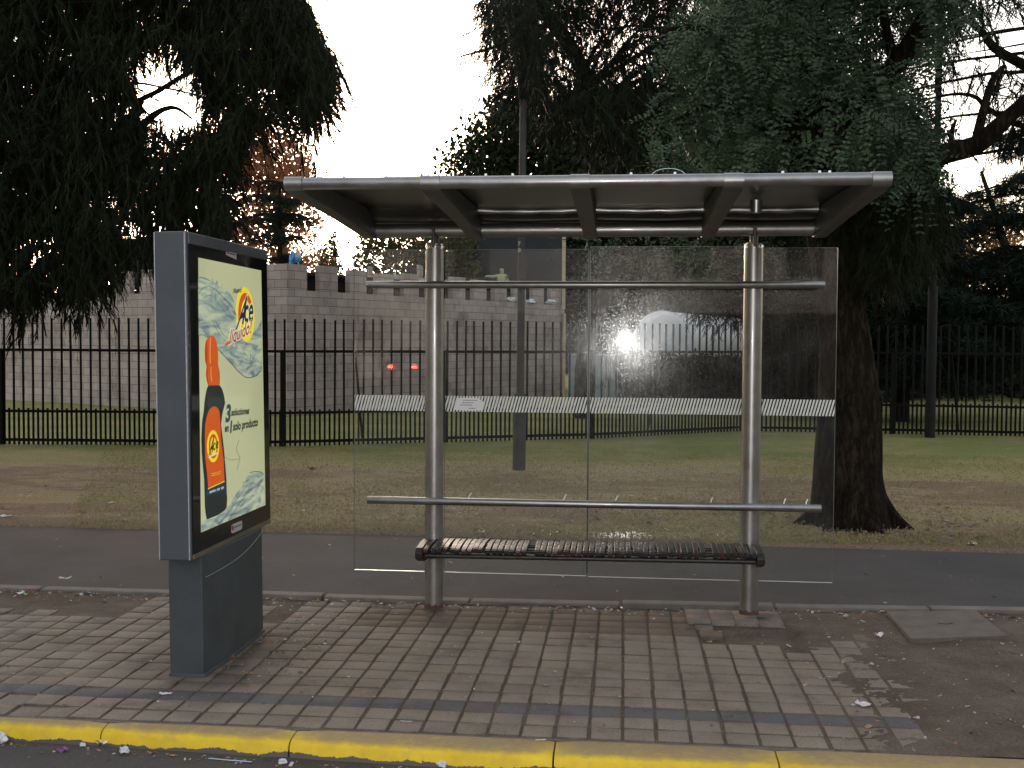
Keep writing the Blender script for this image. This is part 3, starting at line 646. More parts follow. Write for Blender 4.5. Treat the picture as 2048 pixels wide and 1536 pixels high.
def strip(pts, wpx, off, name, m, parent):
    mb = MB()
    for (a, b_) in zip(pts, pts[1:]):
        d = Vector((b_[0]-a[0], b_[1]-a[1], 0)); n_ = Vector((-d.y, d.x, 0)).normalized()*wpx/2; e = d.normalized()*wpx*.25
        mb.add([PS(a[0]-e.x+n_.x, a[1]-e.y+n_.y, off), PS(b_[0]+e.x+n_.x, b_[1]+e.y+n_.y, off), PS(b_[0]+e.x-n_.x, b_[1]+e.y-n_.y, off), PS(a[0]-e.x-n_.x, a[1]-e.y-n_.y, off)], [(0,1,2,3)])
    return adb(mb, name, m, parent)
EM = .072
def poster_mat(name, stops, scale=(3, 8, 5), nscale=1.4, detail=6, dist=1.2):
    mt, t, b = nodes(name); co_ = t.nodes.new('ShaderNodeTexCoord'); mp = N(t, 'ShaderNodeMapping'); mp.inputs['Scale'].default_value = scale; t.links.new(co_.outputs['Object'], mp.inputs[0])
    mp.inputs['Rotation'].default_value = (math.radians(35), 0, 0)
    n1 = N(t, 'ShaderNodeTexNoise', Scale=nscale, Detail=float(detail), Distortion=dist); t.links.new(mp.outputs[0], n1.inputs['Vector'])
    r = ramp(t, stops, n1.outputs[0]); b.inputs['Base Color'].default_value = (.25, .25, .2, 1); b.inputs['Roughness'].default_value = .12
    t.links.new(r.outputs[0], b.inputs['Emission Color']); b.inputs['Emission Strength'].default_value = EM; return mt
PBG = poster_mat('lit_poster_paper', [(.3, (.50, .54, .27)), (.7, (.66, .68, .38))], (1, 1, 1), 1.2, 2, 0)
PWAT = poster_mat('poster_water', [(.33, (.05, .10, .13)), (.42, (.17, .27, .29)), (.52, (.36, .46, .38)), (.62, (.60, .66, .42))], (1, 2.2, 9), 1.7, 5, 1.6)
PORG = emis('poster_orange', (.66, .105, .012), EM*1.15); PORD = emis('poster_dark_orange', (.48, .075, .008), EM)
PDRK = emis('poster_dark', (.016, .024, .026), EM); PNAVY = emis('poster_navy', (.015, .045, .09), EM); PYEL = emis('poster_yellow', (.85, .68, .03), EM*1.3)
PWHT = emis('poster_white', (.75, .78, .62), EM*1.1); PLINE = emis('poster_ink', (.04, .075, .085), EM)
poster = flat([(396.5, 515), (522.5, 541), (531, 1010), (402, 1065)], .0012, 'poster', PBG, ad)
flat([(396.5,557),(404,555),(412,557),(420,563),(424.5,551),(427,565),(431,567),(434,558),(437,572),(441,576),(444,563),(444,584),(449,586),(453,577),(456,584),(461,588),(468,603),(468,618),(478,640),(492,655),(505,668),(515,655),(523,640),(524.5,738),(515,752),(500,755),(490,754),(478,744),(458,722),(436,698),(420,681),(408,672),(397.5,671)], .0020, 'water_splash', PWAT, poster)
flat([(402,1064),(401.8,1046),(412,1040),(428,1036),(438,1030),(448,1022),(456,1013),(460,1012),(465,998),(463,989),(468,996),(473,986),(475.5,976),(480,981),(484,978),(486,962),(490,965),(495.5,948),(498,952),(504,946),(512,943.5),(520,944.5),(527.5,949),(530.6,1010)], .0020, 'water_splash', PWAT, poster)
strip([(397,556),(404,554.5),(412,557),(420,562)], 1.1, .0026, 'ink_line', PLINE, poster)
strip([(436,698),(458,722),(478,744),(490,754),(500,755.5),(512,752),(522,741)], 1.4, .0026, 'ink_line', PLINE, poster)
strip([(398,585),(406,576),(418,572),(430,578),(444,592),(458,606),(468,618)], 1.0, .0026, 'ink_line', PLINE, poster)
strip([(445,618),(456,632),(468,640)], .8, .0026, 'ink_line', PLINE, poster); strip([(397.5,671),(404,669),(412,673)], 1.2, .0026, 'ink_line', PLINE, poster)
strip([(500,945.5),(510,942.5),(520,943.5),(527,948)], 1.3, .0026, 'ink_line', PLINE, poster)
for a in ([(430,640),(445,668),(455,676)],[(424,640),(440,672)],[(486,700),(494,712),(502,722),(500,708)],[(510,708),(502,728),(488,726)],[(516,690),(508,700)],[(505,742),(516,735)],[(496,965),(510,968),(526,974)],[(470,1004),(480,990),(494,972)],[(430,1060),(450,1034),(468,1010)],[(455,1045),(470,1022),(490,990)],[(446,912),(460,920),(478,918)],[(472,1000),(484,985)],[(478,880),(472,900),(480,915),(474,940)],[(404,600),(412,592),(424,590)],[(440,600),(452,612),(462,628)]):
    strip(a, .7, .0026, 'ink_line', PLINE, poster)
def c5(l): return [(380+x/6.4, 640+y/6.4) for x, y in l]
def c6(l): return [(380+x/6.4, 840+y/6.4) for x, y in l]
def c4(l): return [(300+x/5.908, 440+y/5.908) for x, y in l]
flat(c5([(240,828),(375,828),(410,880),(435,960),(450,1060),(432,1130),(412,1210)])+c6([(398,60),(415,200),(440,420),(455,640),(470,820),(476,1000),(470,1120),(440,1160),(370,1210),(215,1275),(200,1200),(190,1100),(185,900),(180,750),(165,600),(150,420),(145,250)])+c5([(150,1400),(155,1300),(178,1150),(185,1050),(200,950),(215,880)]), .0032, 'bottle', PDRK, poster)
cap = c5([(235,222),(255,207),(290,205),(318,218),(340,280),(355,360),(362,480),(358,575),(378,640),(385,760),(378,838),(235,838),(215,780),(203,690),(212,590),(192,520),(188,400),(196,290)])
flat(cap, .0038, 'bottle_cap', PORG, poster)
flat(c5([(196,300),(215,240),(225,400),(222,560),(228,700),(240,830),(232,838),(215,780),(203,690),(212,590),(192,520),(188,400)]), .0042, 'cap_shade_print', PORD, poster)
strip(c5([(262,230),(258,330),(256,470),(262,560)]), 1.6, .0042, 'cap_highlight', emis('poster_light_orange', (.95, .34, .08), EM*1.2), poster); strip(c5([(270,600),(268,680),(280,790)]), 1.4, .0042, 'cap_highlight', emis('poster_light_orange', (.95, .34, .08), EM*1.2), poster)
for q_ in range(8): strip(c5([(232+q_*24, 975+q_*3), (244+q_*24, 1120+q_*4)]), .8, .0040, 'bottle_ridge', emis('poster_grey_ridge', (.08, .10, .10), EM), poster)
strip(c6([(455,560),(466,760),(470,960)]), .9, .0042, 'bottle_highlight', emis('poster_grey_light', (.22, .27, .27), EM), poster)
for y_ in (690, 715): strip(c6([(275,y_),(395,y_-32)]), .7, .0044, 'label_print', PYEL, poster)
strip(c5([(212,580),(260,572),(330,572),(358,575)]), 1.0, .0042, 'cap_line', PORD, poster)
flat(c5([(290,1108),(320,1103),(352,1122),(378,1170),(388,1300)])+c6([(388,20),(400,250),(430,500),(442,785),(235,885),(220,700),(195,480),(190,200),(196,0)])+c5([(200,1330),(215,1230),(245,1150)]), .0038, 'bottle_label', PORG, poster)
strip(c6([(232,882),(340,832),(442,785)]), 1.6, .0044, 'label_line', PYEL, poster)
flat(c6([(205,900),(235,890),(442,795),(446,868),(438,910),(300,950),(195,985)]), .0040, 'label_band', PNAVY, poster)
for i_ in range(14):
    x = 255+i_*13.2; y = 925-i_*4.6
    if i_ in (6, 10): continue
    strip(c6([(x, y+12), (x+3, y-14)]), 1.1, .0046, 'band_print', PWHT, poster)
def ellipse(cx, cy, rx, ry, tilt=0, n_=36, a0=0, a1=2*math.pi):
    return [(cx+rx*math.cos(a0+(a1-a0)*k/n_)*math.cos(tilt)-ry*math.sin(a0+(a1-a0)*k/n_)*math.sin(tilt), cy+rx*math.cos(a0+(a1-a0)*k/n_)*math.sin(tilt)+ry*math.sin(a0+(a1-a0)*k/n_)*math.cos(tilt)) for k in range(n_ if a1-a0 > 6.2 else n_+1)]
flat(c6(ellipse(296, 336, 78, 206)), .0046, 'logo_sun', PYEL, poster); flat(c6(ellipse(298, 336, 58, 158)), .0050, 'logo_ring', PORG, poster); flat(c6(ellipse(300, 340, 40, 120)), .0054, 'logo_core', PYEL, poster)
flat(c4(ellipse(1128, 1115, 106, 322, -.05)), .0032, 'logo_sun', PYEL, poster)
arc = c4(ellipse(1135, 1150, 92, 290, -.05, 24, math.radians(170), math.radians(350))); arc2 = c4(ellipse(1138, 1155, 60, 215, -.05, 24, math.radians(170), math.radians(350)))[::-1]
flat(arc+arc2, .0038, 'logo_ring', PORG, poster)
flat(c4([(870,1490),(905,1445),(945,1420),(950,1460),(905,1480)]), .0040, 'logo_swish', PORG, poster)
TXT = {}
def text_mesh(s, weight):
    if (s, weight) in TXT: return TXT[(s, weight)]
    cu_ = bpy.data.curves.new('txt', 'FONT'); cu_.body = s; cu_.size = 1; cu_.offset = weight; cu_.resolution_u = 4
    o = bpy.data.objects.new('txt', cu_); COL.objects.link(o); dg = bpy.context.evaluated_depsgraph_get(); dg.update()
    me = bpy.data.meshes.new_from_object(o.evaluated_get(dg)); bpy.data.objects.remove(o)
    TXT[(s, weight)] = me; return me
def lettering(s, p0, p1, ptop, off, name, m, parent, weight=.02, place=None, cap=.72):
    me = text_mesh(s, weight).copy(); me.materials.clear(); me.materials.append(m)
    xs_ = [v_.co.x for v_ in me.vertices]; x0, x1 = min(xs_), max(xs_)
    A = p0; ux = (p1-p0)/(x1-x0); uy = (ptop-p0)/cap
    for v_ in me.vertices: v_.co = ML @ (A+ux*(v_.co.x-x0)+uy*v_.co.y) if place is None else (A+ux*(v_.co.x-x0)+uy*v_.co.y)
    o = bpy.data.objects.new(name, me); COL.objects.link(o); o.parent = parent; return o
def plett(s, a, b_, tp, off, name, m, weight=.02, outline=None, ow=.05, cap=.72):
    if outline: lettering(s, PS(*a, off-.0006), PS(*b_, off-.0006), PS(*tp, off-.0006), off, name+'_outline', outline, poster, ow, cap=cap)
    return lettering(s, PS(*a, off), PS(*b_, off), PS(*tp, off), off, name, m, poster, weight, cap=cap)
T4 = lambda x, y: (300+x/5.908, 440+y/5.908)
T5 = lambda x, y: (380+x/6.4, 640+y/6.4); T6 = lambda x, y: (380+x/6.4, 840+y/6.4)
# big A drawn taller than c and e
plett('A', T4(1012, 1290), T4(1108, 1215), T4(1100, 930), .0058, 'brand_lettering', PDRK, .03, PWHT, .075)
plett('ce', T4(1112, 1212), T4(1215, 1192), T4(1122, 985), .0058, 'brand_lettering', PDRK, .018, PWHT, .06, .53)
plett('líquido!', T4(940, 1465), T4(1190, 1335), T4(958, 1290), .0066, 'liquid_lettering', PORD, .015, PWHT, .06)
plett('Nuevo!', T4(985, 868), T4(1080, 850), T4(990, 805), .0058, 'new_lettering', PDRK, .035)
plett('3', T5(452, 1302), T5(515, 1290), T5(468, 1085), .0032, 'slogan_lettering', PLINE, .045)
plett('soluciones', T5(527, 1226), T5(757, 1198), T5(532, 1135), .0032, 'slogan_lettering', PDRK, .04)
plett('en', T5(443, 1432), T5(495, 1425), T5(448, 1330), .0032, 'slogan_lettering', PDRK, .035)
plett('1', T5(512, 1440), T5(532, 1436), T5(522, 1290), .0032, 'slogan_lettering', PLINE, .045)
plett('solo producto', T5(550, 1416), T5(868, 1352), T5(556, 1305), .0032, 'slogan_lettering', PDRK, .04)
plett('A', T6(232, 478), T6(290, 400), T6(280, 235), .0062, 'brand_lettering', PDRK, .03)
plett('ce', T6(292, 395), T6(362, 352), T6(298, 290), .0062, 'brand_lettering', PDRK, .015, None, 0, .53)
strip(T6 and [T6(235, 478), T6(345, 425)], 3.0, .0060, 'brand_lettering', PWHT, poster)
# maker's plates on the black border
MPL = mat('maker_plate', (.45, .42, .43), .4, 0, .05); MRED = mat('plate_red', (.35, .02, .03), .5)
for (pp, lg, tx) in (([T4(905,350),T4(1022,378),T4(1022,470),T4(895,410)], ellipse(*T4(922, 378), 2.2, 4.4), [T4(940,395),T4(1010,412)]),
                     ([T6(528,1350),T6(545,1335),T6(655,1288),T6(668,1293),T6(668,1385),T6(655,1402),T6(545,1452),T6(528,1440)], ellipse(*T6(548, 1385), 2.4, 5.2), [T6(572,1375),T6(655,1335)])):
    pl = flat(pp, .0012, 'maker_plate', MPL, bd); flat(lg, .0018, 'plate_logo', MRED, bd); strip(tx, 2.2, .0018, 'plate_print', mat('print_ink', (.05, .03, .03), .7), bd)
# pedestal
PX0, PX1, PY0, PY1 = -2.318, -2.138, 5.55, 6.47
mb = MB(); n_ = 14; o = 0
prof = [(PX0, PY0), (PX1-.004, PY0)]
mb.prism([(PX0, PY0), (PX1, PY0), (PX1+.010, PY0+.2), (PX1+.018, (PY0+PY1)/2), (PX1+.014, PY1-.15), (PX1+.004, PY1-.02), (PX1-.004, PY1), (PX0, PY1)], 'z', .018, BZ0+.004)
adb(mb, 'pedestal', mat('pedestal_paint', (.046, .053, .058), .5, 0, .2, 5, .05, 130, .35), bevel=.006)
mb = MB(); mb.prism([(PX0-.004, PY0-.006), (PX1+.012, PY0-.006), (PX1+.024, PY0+.4), (PX1+.01, PY1+.004), (PX0-.004, PY1+.004)], 'z', -.02, .022); adb(mb, 'plinth', mat('plinth_paint', (.045, .050, .055), .6, 0, .3, 8), bevel=.004)
pts = []
for k in range(13):
    t_ = k/12; y = PY0+.02+(PY1-PY0-.04)*t_; z = BZ0-.02-.085*(1-(1-t_)**2) if False else BZ0-.10+.10*(t_**3)
    pts.append((PX1+.0205-.010*abs(t_-.5)*1.2-.004*(1-t_), y, z-.012))
mb = MB(); mb.tube(pts, .0022, 6); adb(mb, 'pedestal_seam', mat('seam_grey', (.22, .22, .21), .5))

# ------------------------------------------------------------ fence
FP = [(-16, 17.0), (-10.17, 17.436), (-5.56, 17.748), (-.61, 20.08), (2.245, 22.255), (5.07, 22.14), (7.45, 21.87), (14, 21.2)]
fence = thing('iron_fence', 'black iron picket fence with doubled low pickets running behind the lawn', 'fence')
segs = []
for a, b_ in zip(FP, FP[1:]):
    a = Vector((*a, 0)); b_ = Vector((*b_, 0)); L = (b_-a).length; n_ = max(1, round(L/3.1))
    for k in range(n_): segs.append((a.lerp(b_, k/n_), a.lerp(b_, (k+1)/n_)))
rf = random.Random(9)
for si, (a, b_) in enumerate(segs):
    d = (b_-a).normalized(); L = (b_-a).length; nn = Vector((-d.y, d.x, 0))
    mb = MB(); mb.obox(a-nn*.02, a-nn*.02+d*.065, .06, -.05, 1.56); mb.build('fence_post', FENCEM, fence)
    mb = MB()
    for z, h in ((1.545, .022), (.545, .022), (.075, .024)): mb.obox(a, b_, .028, z-h, z+h)
    n_ = int(L/.158); st_ = L/n_
    for k in range(n_):
        p = a+d*(k+.5)*st_; t_ = Vector((rf.gauss(0, .006), rf.gauss(0, .006), 0)); w_ = .019
        top_ = 2.07+rf.gauss(0, .006)
        mb.tube([p+Vector((0, 0, -.02)), p+t_+Vector((0, 0, top_))], w_, 6)
        q_ = a+d*(k+1)*st_; mb.tube([q_+Vector((0, 0, -.02)), q_+Vector((0, 0, .595))], w_, 6)
    mb.build('picket_panel', FENCEM, fence)
    if si % 2 == 1:
        mb = MB(); p = a+d*L*.45; mb.tube([p+Vector((0, 0, 1.53)), p+d*.28-nn*.0+nn*.75+Vector((0, 0, 0))], .022, 6); mb.build('fence_brace', FENCEM, fence)

# ------------------------------------------------------------ lamp posts
lp = thing('street_lamp', 'grey street lamp post with a wider foot standing on the lawn behind the shelter', 'street lamp')
LX, LY = -1.40, 15.04; GP = mat('weathered_pole', (.050, .047, .045), .8, 0, .3, 5, .3, 60)
mb = MB(); mb.tube([(LX-.01, LY, -.03), (LX, LY, 1.0), (LX, LY, 1.03)], [.088, .086, .075], 20); mb.build('pole_foot', GP, lp, smooth=True)
mb = MB(); mb.tube([(LX, LY, 1.0), (LX+.02, LY, 5.4)], [.052, .045], 18); pl = mb.build('pole', GP, lp, smooth=True)
mb = MB(); mb.tube([(LX+.02, LY, 4.95), (LX+.02, LY, 5.3), (LX+.0, LY, 5.75), (LX-.02, LY, 6.05), (LX-.02, LY, 6.12)], [.06, .09, .15, .25, .26], 20); mb.build('lamp_head', mat('dark_lamp_head', (.012, .012, .012), .9, spec=.1), lp, smooth=True)
for ch, zt in (('7', 483), ('8', 496)):
    pa = P(1036, zt+8, LY-.055); pb = P(1041.5, zt+8, LY-.055); pt = P(1036, zt, LY-.055)
    lettering(ch, pa, pb, pt, 0, 'pole_number', mat('white_number', (.5, .5, .48), .7), pl, .01, place=1)
DP = mat('dark_pole', (.014, .014, .014), .8, 0, .3, 5, spec=.2)
lp2 = thing('street_lamp', 'tall dark lamp post at the fence right of the big tree trunk', 'street lamp')
qx, qy = P(1860, 860, 21.3).x, 21.3
mb = MB(); mb.tube([(qx, qy, -.03), (qx, qy, 2.75), (qx, qy, 2.8)], [.09, .085, .065], 18); mb.build('pole_foot', DP, lp2, smooth=True)
mb = MB(); mb.tube([(qx, qy, 2.75), (qx+.05, qy, 8.9)], [.062, .05], 16); mb.build('pole', DP, lp2, smooth=True)
mb = MB(); mb.tube([(qx+.05, qy, 8.85), (qx-.4, qy-.5, 9.3), (qx-1.0, qy-1.1, 9.4)], .04, 10); mb.build('lamp_arm', DP, lp2, smooth=True)

# ------------------------------------------------------------ castle wall
def block_mat():
    mt, t, b = nodes('grey_stone_blocks')
    co_ = t.nodes.new('ShaderNodeTexCoord'); uv = t.nodes.new('ShaderNodeUVMap')
    br = N(t, 'ShaderNodeTexBrick'); br.inputs['Scale'].default_value = 1; br.inputs['Brick Width'].default_value = .40; br.inputs['Row Height'].default_value = .193
    br.inputs['Mortar Size'].default_value = .0055; br.inputs['Mortar Smooth'].default_value = .15; br.inputs['Bias'].default_value = 0
    br.inputs['Color1'].default_value = (.33, .278, .25, 1); br.inputs['Color2'].default_value = (.42, .358, .325, 1); br.inputs['Mortar'].default_value = (.10, .085, .08, 1)
    t.links.new(uv.outputs[0], br.inputs['Vector'])
    n1 = N(t, 'ShaderNodeTexNoise', Scale=1.3, Detail=9.0, Roughness=.7); t.links.new(co_.outputs['Object'], n1.inputs['Vector'])
    n2 = N(t, 'ShaderNodeTexNoise', Scale=45.0, Detail=5.0); t.links.new(co_.outputs['Object'], n2.inputs['Vector'])
    r1 = ramp(t, [(.30, (.50, .48, .46)), (.46, (.90, .89, .88)), (.72, (1.15, 1.14, 1.12))], n1.outputs[0])
    mx = N(t, 'ShaderNodeMix', data_type='RGBA', blend_type='MULTIPLY'); mx.inputs[0].default_value = 1
    t.links.new(br.outputs[0], mx.inputs[6]); t.links.new(r1.outputs[0], mx.inputs[7]); t.links.new(mx.outputs[2], b.inputs['Base Color'])
    b.inputs['Roughness'].default_value = .9; b.inputs['Specular IOR Level'].default_value = .2
    bp = N(t, 'ShaderNodeBump', Strength=.6, Distance=.02); t.links.new(br.outputs['Fac'], bp.inputs['Height']); bp.invert = True
    b2 = N(t, 'ShaderNodeBump', Strength=.4, Distance=.01); t.links.new(n2.outputs[0], b2.inputs['Height']); t.links.new(bp.outputs[0], b2.inputs['Normal']); t.links.new(b2.outputs[0], b.inputs['Normal'])
    return mt
BLK = block_mat()
def uvbox(o, a, d):
    me = o.data; uvl = me.uv_layers.new(name='UVMap'); nn = Vector((-d.y, d.x, 0))
    for p in me.polygons:
        for li in p.loop_indices:
            w = me.vertices[me.loops[li].vertex_index].co; s_ = (w-a).dot(d); q_ = (w-a).dot(nn)
            if abs(p.normal.z) > .7: uvl.data[li].uv = (s_, q_)
            elif abs(p.normal.dot(nn)) > .5: uvl.data[li].uv = (s_, w.z-.0)
            else: uvl.data[li].uv = (q_+.1, w.z)
cw = thing('castle_wall', 'grey stone block castle wall with square battlements behind the iron fence', 'wall')
CO = Vector((-7.53, 24.65, 0)); CE = Vector((-1.93, 35.6, 0)); CL = Vector((-19.5, 31.0, 0))
ZT = 2.85; MH = .585
def wall_run(a, b_, period, mer, lead, skipfirst=False, thick=.16):
    d = (b_-a).normalized(); L = (b_-a).length; nn = Vector((-d.y, d.x, 0))
    if nn.y < 0: nn = -nn
    mb = MB(); c1 = a+nn*thick/2; c2 = b_+nn*thick/2; mb.obox(c1, c2, thick, -.2, ZT); o = mb.build('wall', BLK, cw); uvbox(o, a, d)
    s_ = lead; k = 0
    while s_+mer < L+.05:
        e = min(s_+mer, L); mb = MB(); mb.obox(a+d*s_+nn*thick/2, a+d*e+nn*thick/2, thick-.006 if k else thick-.003, ZT+.002, ZT+MH+.022*math.sin(k*2.3)-(.07 if k % 5 == 3 else 0)); o = mb.build('merlon', BLK, cw, bevel=.008, seg=1); uvbox(o, a, d)
        s_ += period; k += 1
    return d, nn
d1, n1_ = wall_run(CO, CE, 1.045, .62, .0); d2, n2_ = wall_run(CO+Vector((-.02, -.0, 0)), CL, 1.10, .72, .0)
# the rear parapet of the gate tower and the dark buildings inside
DARKB = mat('dark_roof_felt', (.014, .015, .017), .9, 0, .4, 3)
hut = thing('dark_shed', 'low black shed roof showing through the gaps of the battlements', 'shed')
mb = MB(); a = CO+d1*.7+n1_*1.1; b_ = CE+n1_*1.3-d1*.6
prof_ = [(a, b_)]
mb.obox(a, b_, 1.3, 0, 3.22); mb.build('shed_wall', DARKB, hut)
mb = MB(); mb.obox(a-d1*.1, b_+d1*.1, 1.6, 3.222, 3.30); mb.build('shed_roof', DARKB, hut)
h2 = thing('dark_shed', 'black shed behind the left stretch of castle wall', 'shed')
mb = MB(); a = CO+d2*1.2+n2_*1.6; b_ = CL+n2_*1.6; mb.obox(a, b_, 1.2, 0, 3.0); mb.build('shed_wall', DARKB, h2)
mb = MB(); a = P(262, 560, 28.5); b_ = P(318, 560, 28.0); mb.obox(a, b_, .8, 3.002, 4.3); mb.build('shed_tower', DARKB, h2)
tw = thing('castle_tower', 'tall black tower behind the far end of the battlements', 'tower')
TWM = mat('black_tower_cloth', (.018, .020, .024), .9, 0, .3, 2)
a = P(952, 560, 38.5); b_ = P(1124, 560, 38.5); mb = MB(); mb.box(a.x, b_.x, 38.5, 40.5, 0, 5.35); mb.build('tower_body', TWM, tw)
mb = MB(); mb.box(a.x-.1, b_.x+.1, 38.4, 40.6, 5.352, 5.5); mb.build('tower_top', TWM, tw)
ip = thing('stone_pier', 'row of low stone piers seen beyond the nearer battlements', 'wall piers')
for (xa, xb, y0, y1) in ((757, 797, 549, 575), (811, 850, 556, 575), (734, 742, 533, 560)):
    Y_ = 33.0; a = P(xa, y0, Y_); b_ = P(xb, y0, Y_); mb = MB(); mb.box(a.x, b_.x, Y_, Y_+.3, 0, a.z); o = mb.build('pier', BLK, ip, bevel=.008, seg=1); uvbox(o, Vector((0, Y_, 0)), Vector((1, 0, 0)))
Y_ = 33.6; a = P(812, 531, Y_); b_ = P(834, 531, Y_); c_ = P(840, 531, Y_)
mb = MB(); mb.box(a.x, b_.x, Y_, Y_+.5, 0, a.z); mb.build('dark_pier_side', DARKB, ip)
mb = MB(); mb.box(b_.x+.002, c_.x, Y_-.05, Y_+.5, 0, a.z+.02); o = mb.build('pier', BLK, ip); uvbox(o, Vector((0, Y_, 0)), Vector((1, 0, 0)))
bp_ = thing('wooden_pole', 'pale wooden pole standing against the right end of the castle wall', 'pole')
a = P(1128, 640, 35.4); mb = MB(); mb.tube([(a.x, 35.4, 0), (a.x, 35.4, 2.6)], .055, 10); mb.build('lower_length', mat('pale_wood', (.42, .33, .20), .7, 0, .2, 8), bp_)
mb = MB(); a2 = P(1127.5, 600, 35.4); mb.box(a2.x-.055, a2.x+.055, 35.25, 35.34, 2.72, 5.7); mb.build('upper_length', mat('pale_wood', (.42, .33, .20), .7, 0, .2, 8), bp_, bevel=.01)

# crumpled things on the wall
def crumple(name, loc, size, col, label, cat, group=None, flatz=.5, seed=0, rough=.6, sub=3):
    bm = bmesh.new(); bmesh.ops.create_icosphere(bm, subdivisions=sub, radius=1)
    for v_ in bm.verts:
        n_ = noise.noise(v_.co*1.6+Vector((seed, 0, 0)))*.6+noise.noise(v_.co*4+Vector((0, seed, 0)))*.35+noise.noise(v_.co*9+Vector((0, seed, 4)))*.18
        v_.co = v_.co*(1+n_); v_.co.x *= size[0]; v_.co.y *= size[1]; v_.co.z *= size[2]
    zmin = min(v_.co.z for v_ in bm.verts)
    for v_ in bm.verts: v_.co.z -= zmin*.85
    me = bpy.data.meshes.new(name); bm.to_mesh(me); bm.free()
    me.materials.append(mat('litter_%s_%d' % (name, seed), col, rough, 0, .2, 20))
    o = bpy.data.objects.new(name, me); COL.objects.link(o); o.location = loc; return tag(o, label, cat, group)
c_ = P(586, 522, 24.85); o = crumple('plastic_bag', (c_.x, 24.95, ZT+MH+.01), (.13, .1, .12), (.05, .28, .55), 'crumpled blue plastic bag on the corner battlement', 'bag', seed=1)
c_ = P(593, 514, 24.85); o = crumple('cloth_bundle', (c_.x, 24.95, ZT+MH+.012), (.06, .08, .17), (.6, .5, .48), 'pale crumpled bundle beside the blue bag on the battlement', 'bundle', seed=2)
def wallpt(px, z):
    best = None
    for k in range(400):
        p = CO+(CE-CO)*k/399; q_ = Vector((p.x, p.y, z)); dd = q_-CAM; xx = 1024+F*dd.dot(RT)/dd.dot(fw)
        if best is None or abs(xx-px) < best[0]: best = (abs(xx-px), q_)
    return best[1]
for px, lb in ((1024, 'white paper scrap in the battlement gap left of the lamp post'), (1063, 'white paper scrap in the battlement gap right of the lamp post'), (1105, 'white paper scrap in the last battlement gap before the wooden pole')):
    q_ = wallpt(px, ZT); crumple('paper_scrap', q_+n1_*.05, (.17, .12, .07), (.62, .64, .66), lb, 'paper', 'paper scraps in the battlements', seed=int(px))
# figure on the wall: a pale yellow mannequin with one arm held out
def skin_figure(name, verts, edges, rads, m, sub=2):
    me = bpy.data.meshes.new(name); me.from_pydata(verts, edges, []); o = bpy.data.objects.new(name, me); COL.objects.link(o)
    md = o.modifiers.new('s', 'SKIN'); md.use_smooth_shade = True
    for i, r_ in enumerate(rads): me.skin_vertices[0].data[i].radius = (r_, r_)
    me.skin_vertices[0].data[0].use_root = True
    o.modifiers.new('u', 'SUBSURF').levels = sub; o.modifiers['u'].render_levels = sub
    dg = bpy.context.evaluated_depsgraph_get(); dg.update(); m2 = bpy.data.meshes.new_from_object(o.evaluated_get(dg)); bpy.data.objects.remove(o)
    m2.materials.clear(); m2.materials.append(m); o2 = bpy.data.objects.new(name, m2); COL.objects.link(o2); return o2
q_ = wallpt(1027, ZT)+n1_*.42; bz = 2.58
V_ = [(0, 0, .72), (0, 0, .86), (0, 0, 1.02), (0, 0, 1.12), (0, .01, 1.18), (0, -.01, 1.29), (-.13, 0, 1.06), (-.27, -.03, 1.03), (-.42, -.05, 1.05), (-.50, -.05, 1.03), (.13, 0, 1.06), (.17, .0, .88), (.18, -.04, .70), (-.07, 0, .66), (-.075, 0, .36), (-.08, .01, .04), (-.08, -.10, .02), (.07, 0, .66), (.075, 0, .36), (.08, .01, .04), (.08, -.10, .02)]
V_ = [(a*1.0, b_, c_*1.0) for a, b_, c_ in V_]
E_ = [(0,1),(1,2),(2,3),(3,4),(4,5),(2,6),(6,7),(7,8),(8,9),(2,10),(10,11),(11,12),(0,13),(13,14),(14,15),(15,16),(0,17),(17,18),(18,19),(19,20)]
R_ = [.12,.11,.13,.07,.05,.09,.055,.048,.038,.03,.055,.045,.032,.08,.055,.04,.035,.08,.055,.04,.035]
fig = skin_figure('mannequin', V_, E_, R_, mat('yellow_figure', (.30, .30, .16), .6, 0, .1, 8))
fig.location = (q_.x, q_.y, bz); tag(fig, 'pale yellow mannequin with one arm held out on the battlements left of the lamp post', 'mannequin')
stand = MB(); stand.box(q_.x-.25, q_.x+.25, q_.y-.16, q_.y+.2, 0, bz+.0); o = stand.build('timber_platform', mat('dark_timber', (.05, .04, .035), .8), None); tag(o, 'dark timber platform under the yellow mannequin', 'platform')

# white tank behind the fence
tk = thing('storage_tank', 'big white horizontal cylindrical tank behind the fence right of the flash glare', 'tank')
A_ = P(1322, 683, 33.5); B_ = P(1462, 690, 42.0); rad_ = 60/F*33.5
TANK = mat('white_tank_paint', (.62, .62, .64), .45, 0, .06, 2)
d_ = (B_-A_).normalized(); B_ = Vector((B_.x, B_.y, A_.z))
d_ = (B_-A_).normalized()
mb = MB(); mb.tube([A_+d_*.1, B_], rad_, 48); mb.build('tank_shell', TANK, tk, smooth=True)
mb = MB(); pr = []; rr_ = []
for k in range(7): t_ = k/6; pr.append(A_+d_*(.1-.16*t_)); rr_.append(rad_*1.0*math.cos(t_*1.35)**.35 if t_ < 1 else rad_*.05)
mb.tube(pr, rr_, 48); mb.build('tank_end', TANK, tk, smooth=True)
mb = MB(); mb.tube([A_+d_*.08, A_+d_*.16], rad_*1.025, 48); mb.build('tank_rim', TANK, tk, smooth=True)
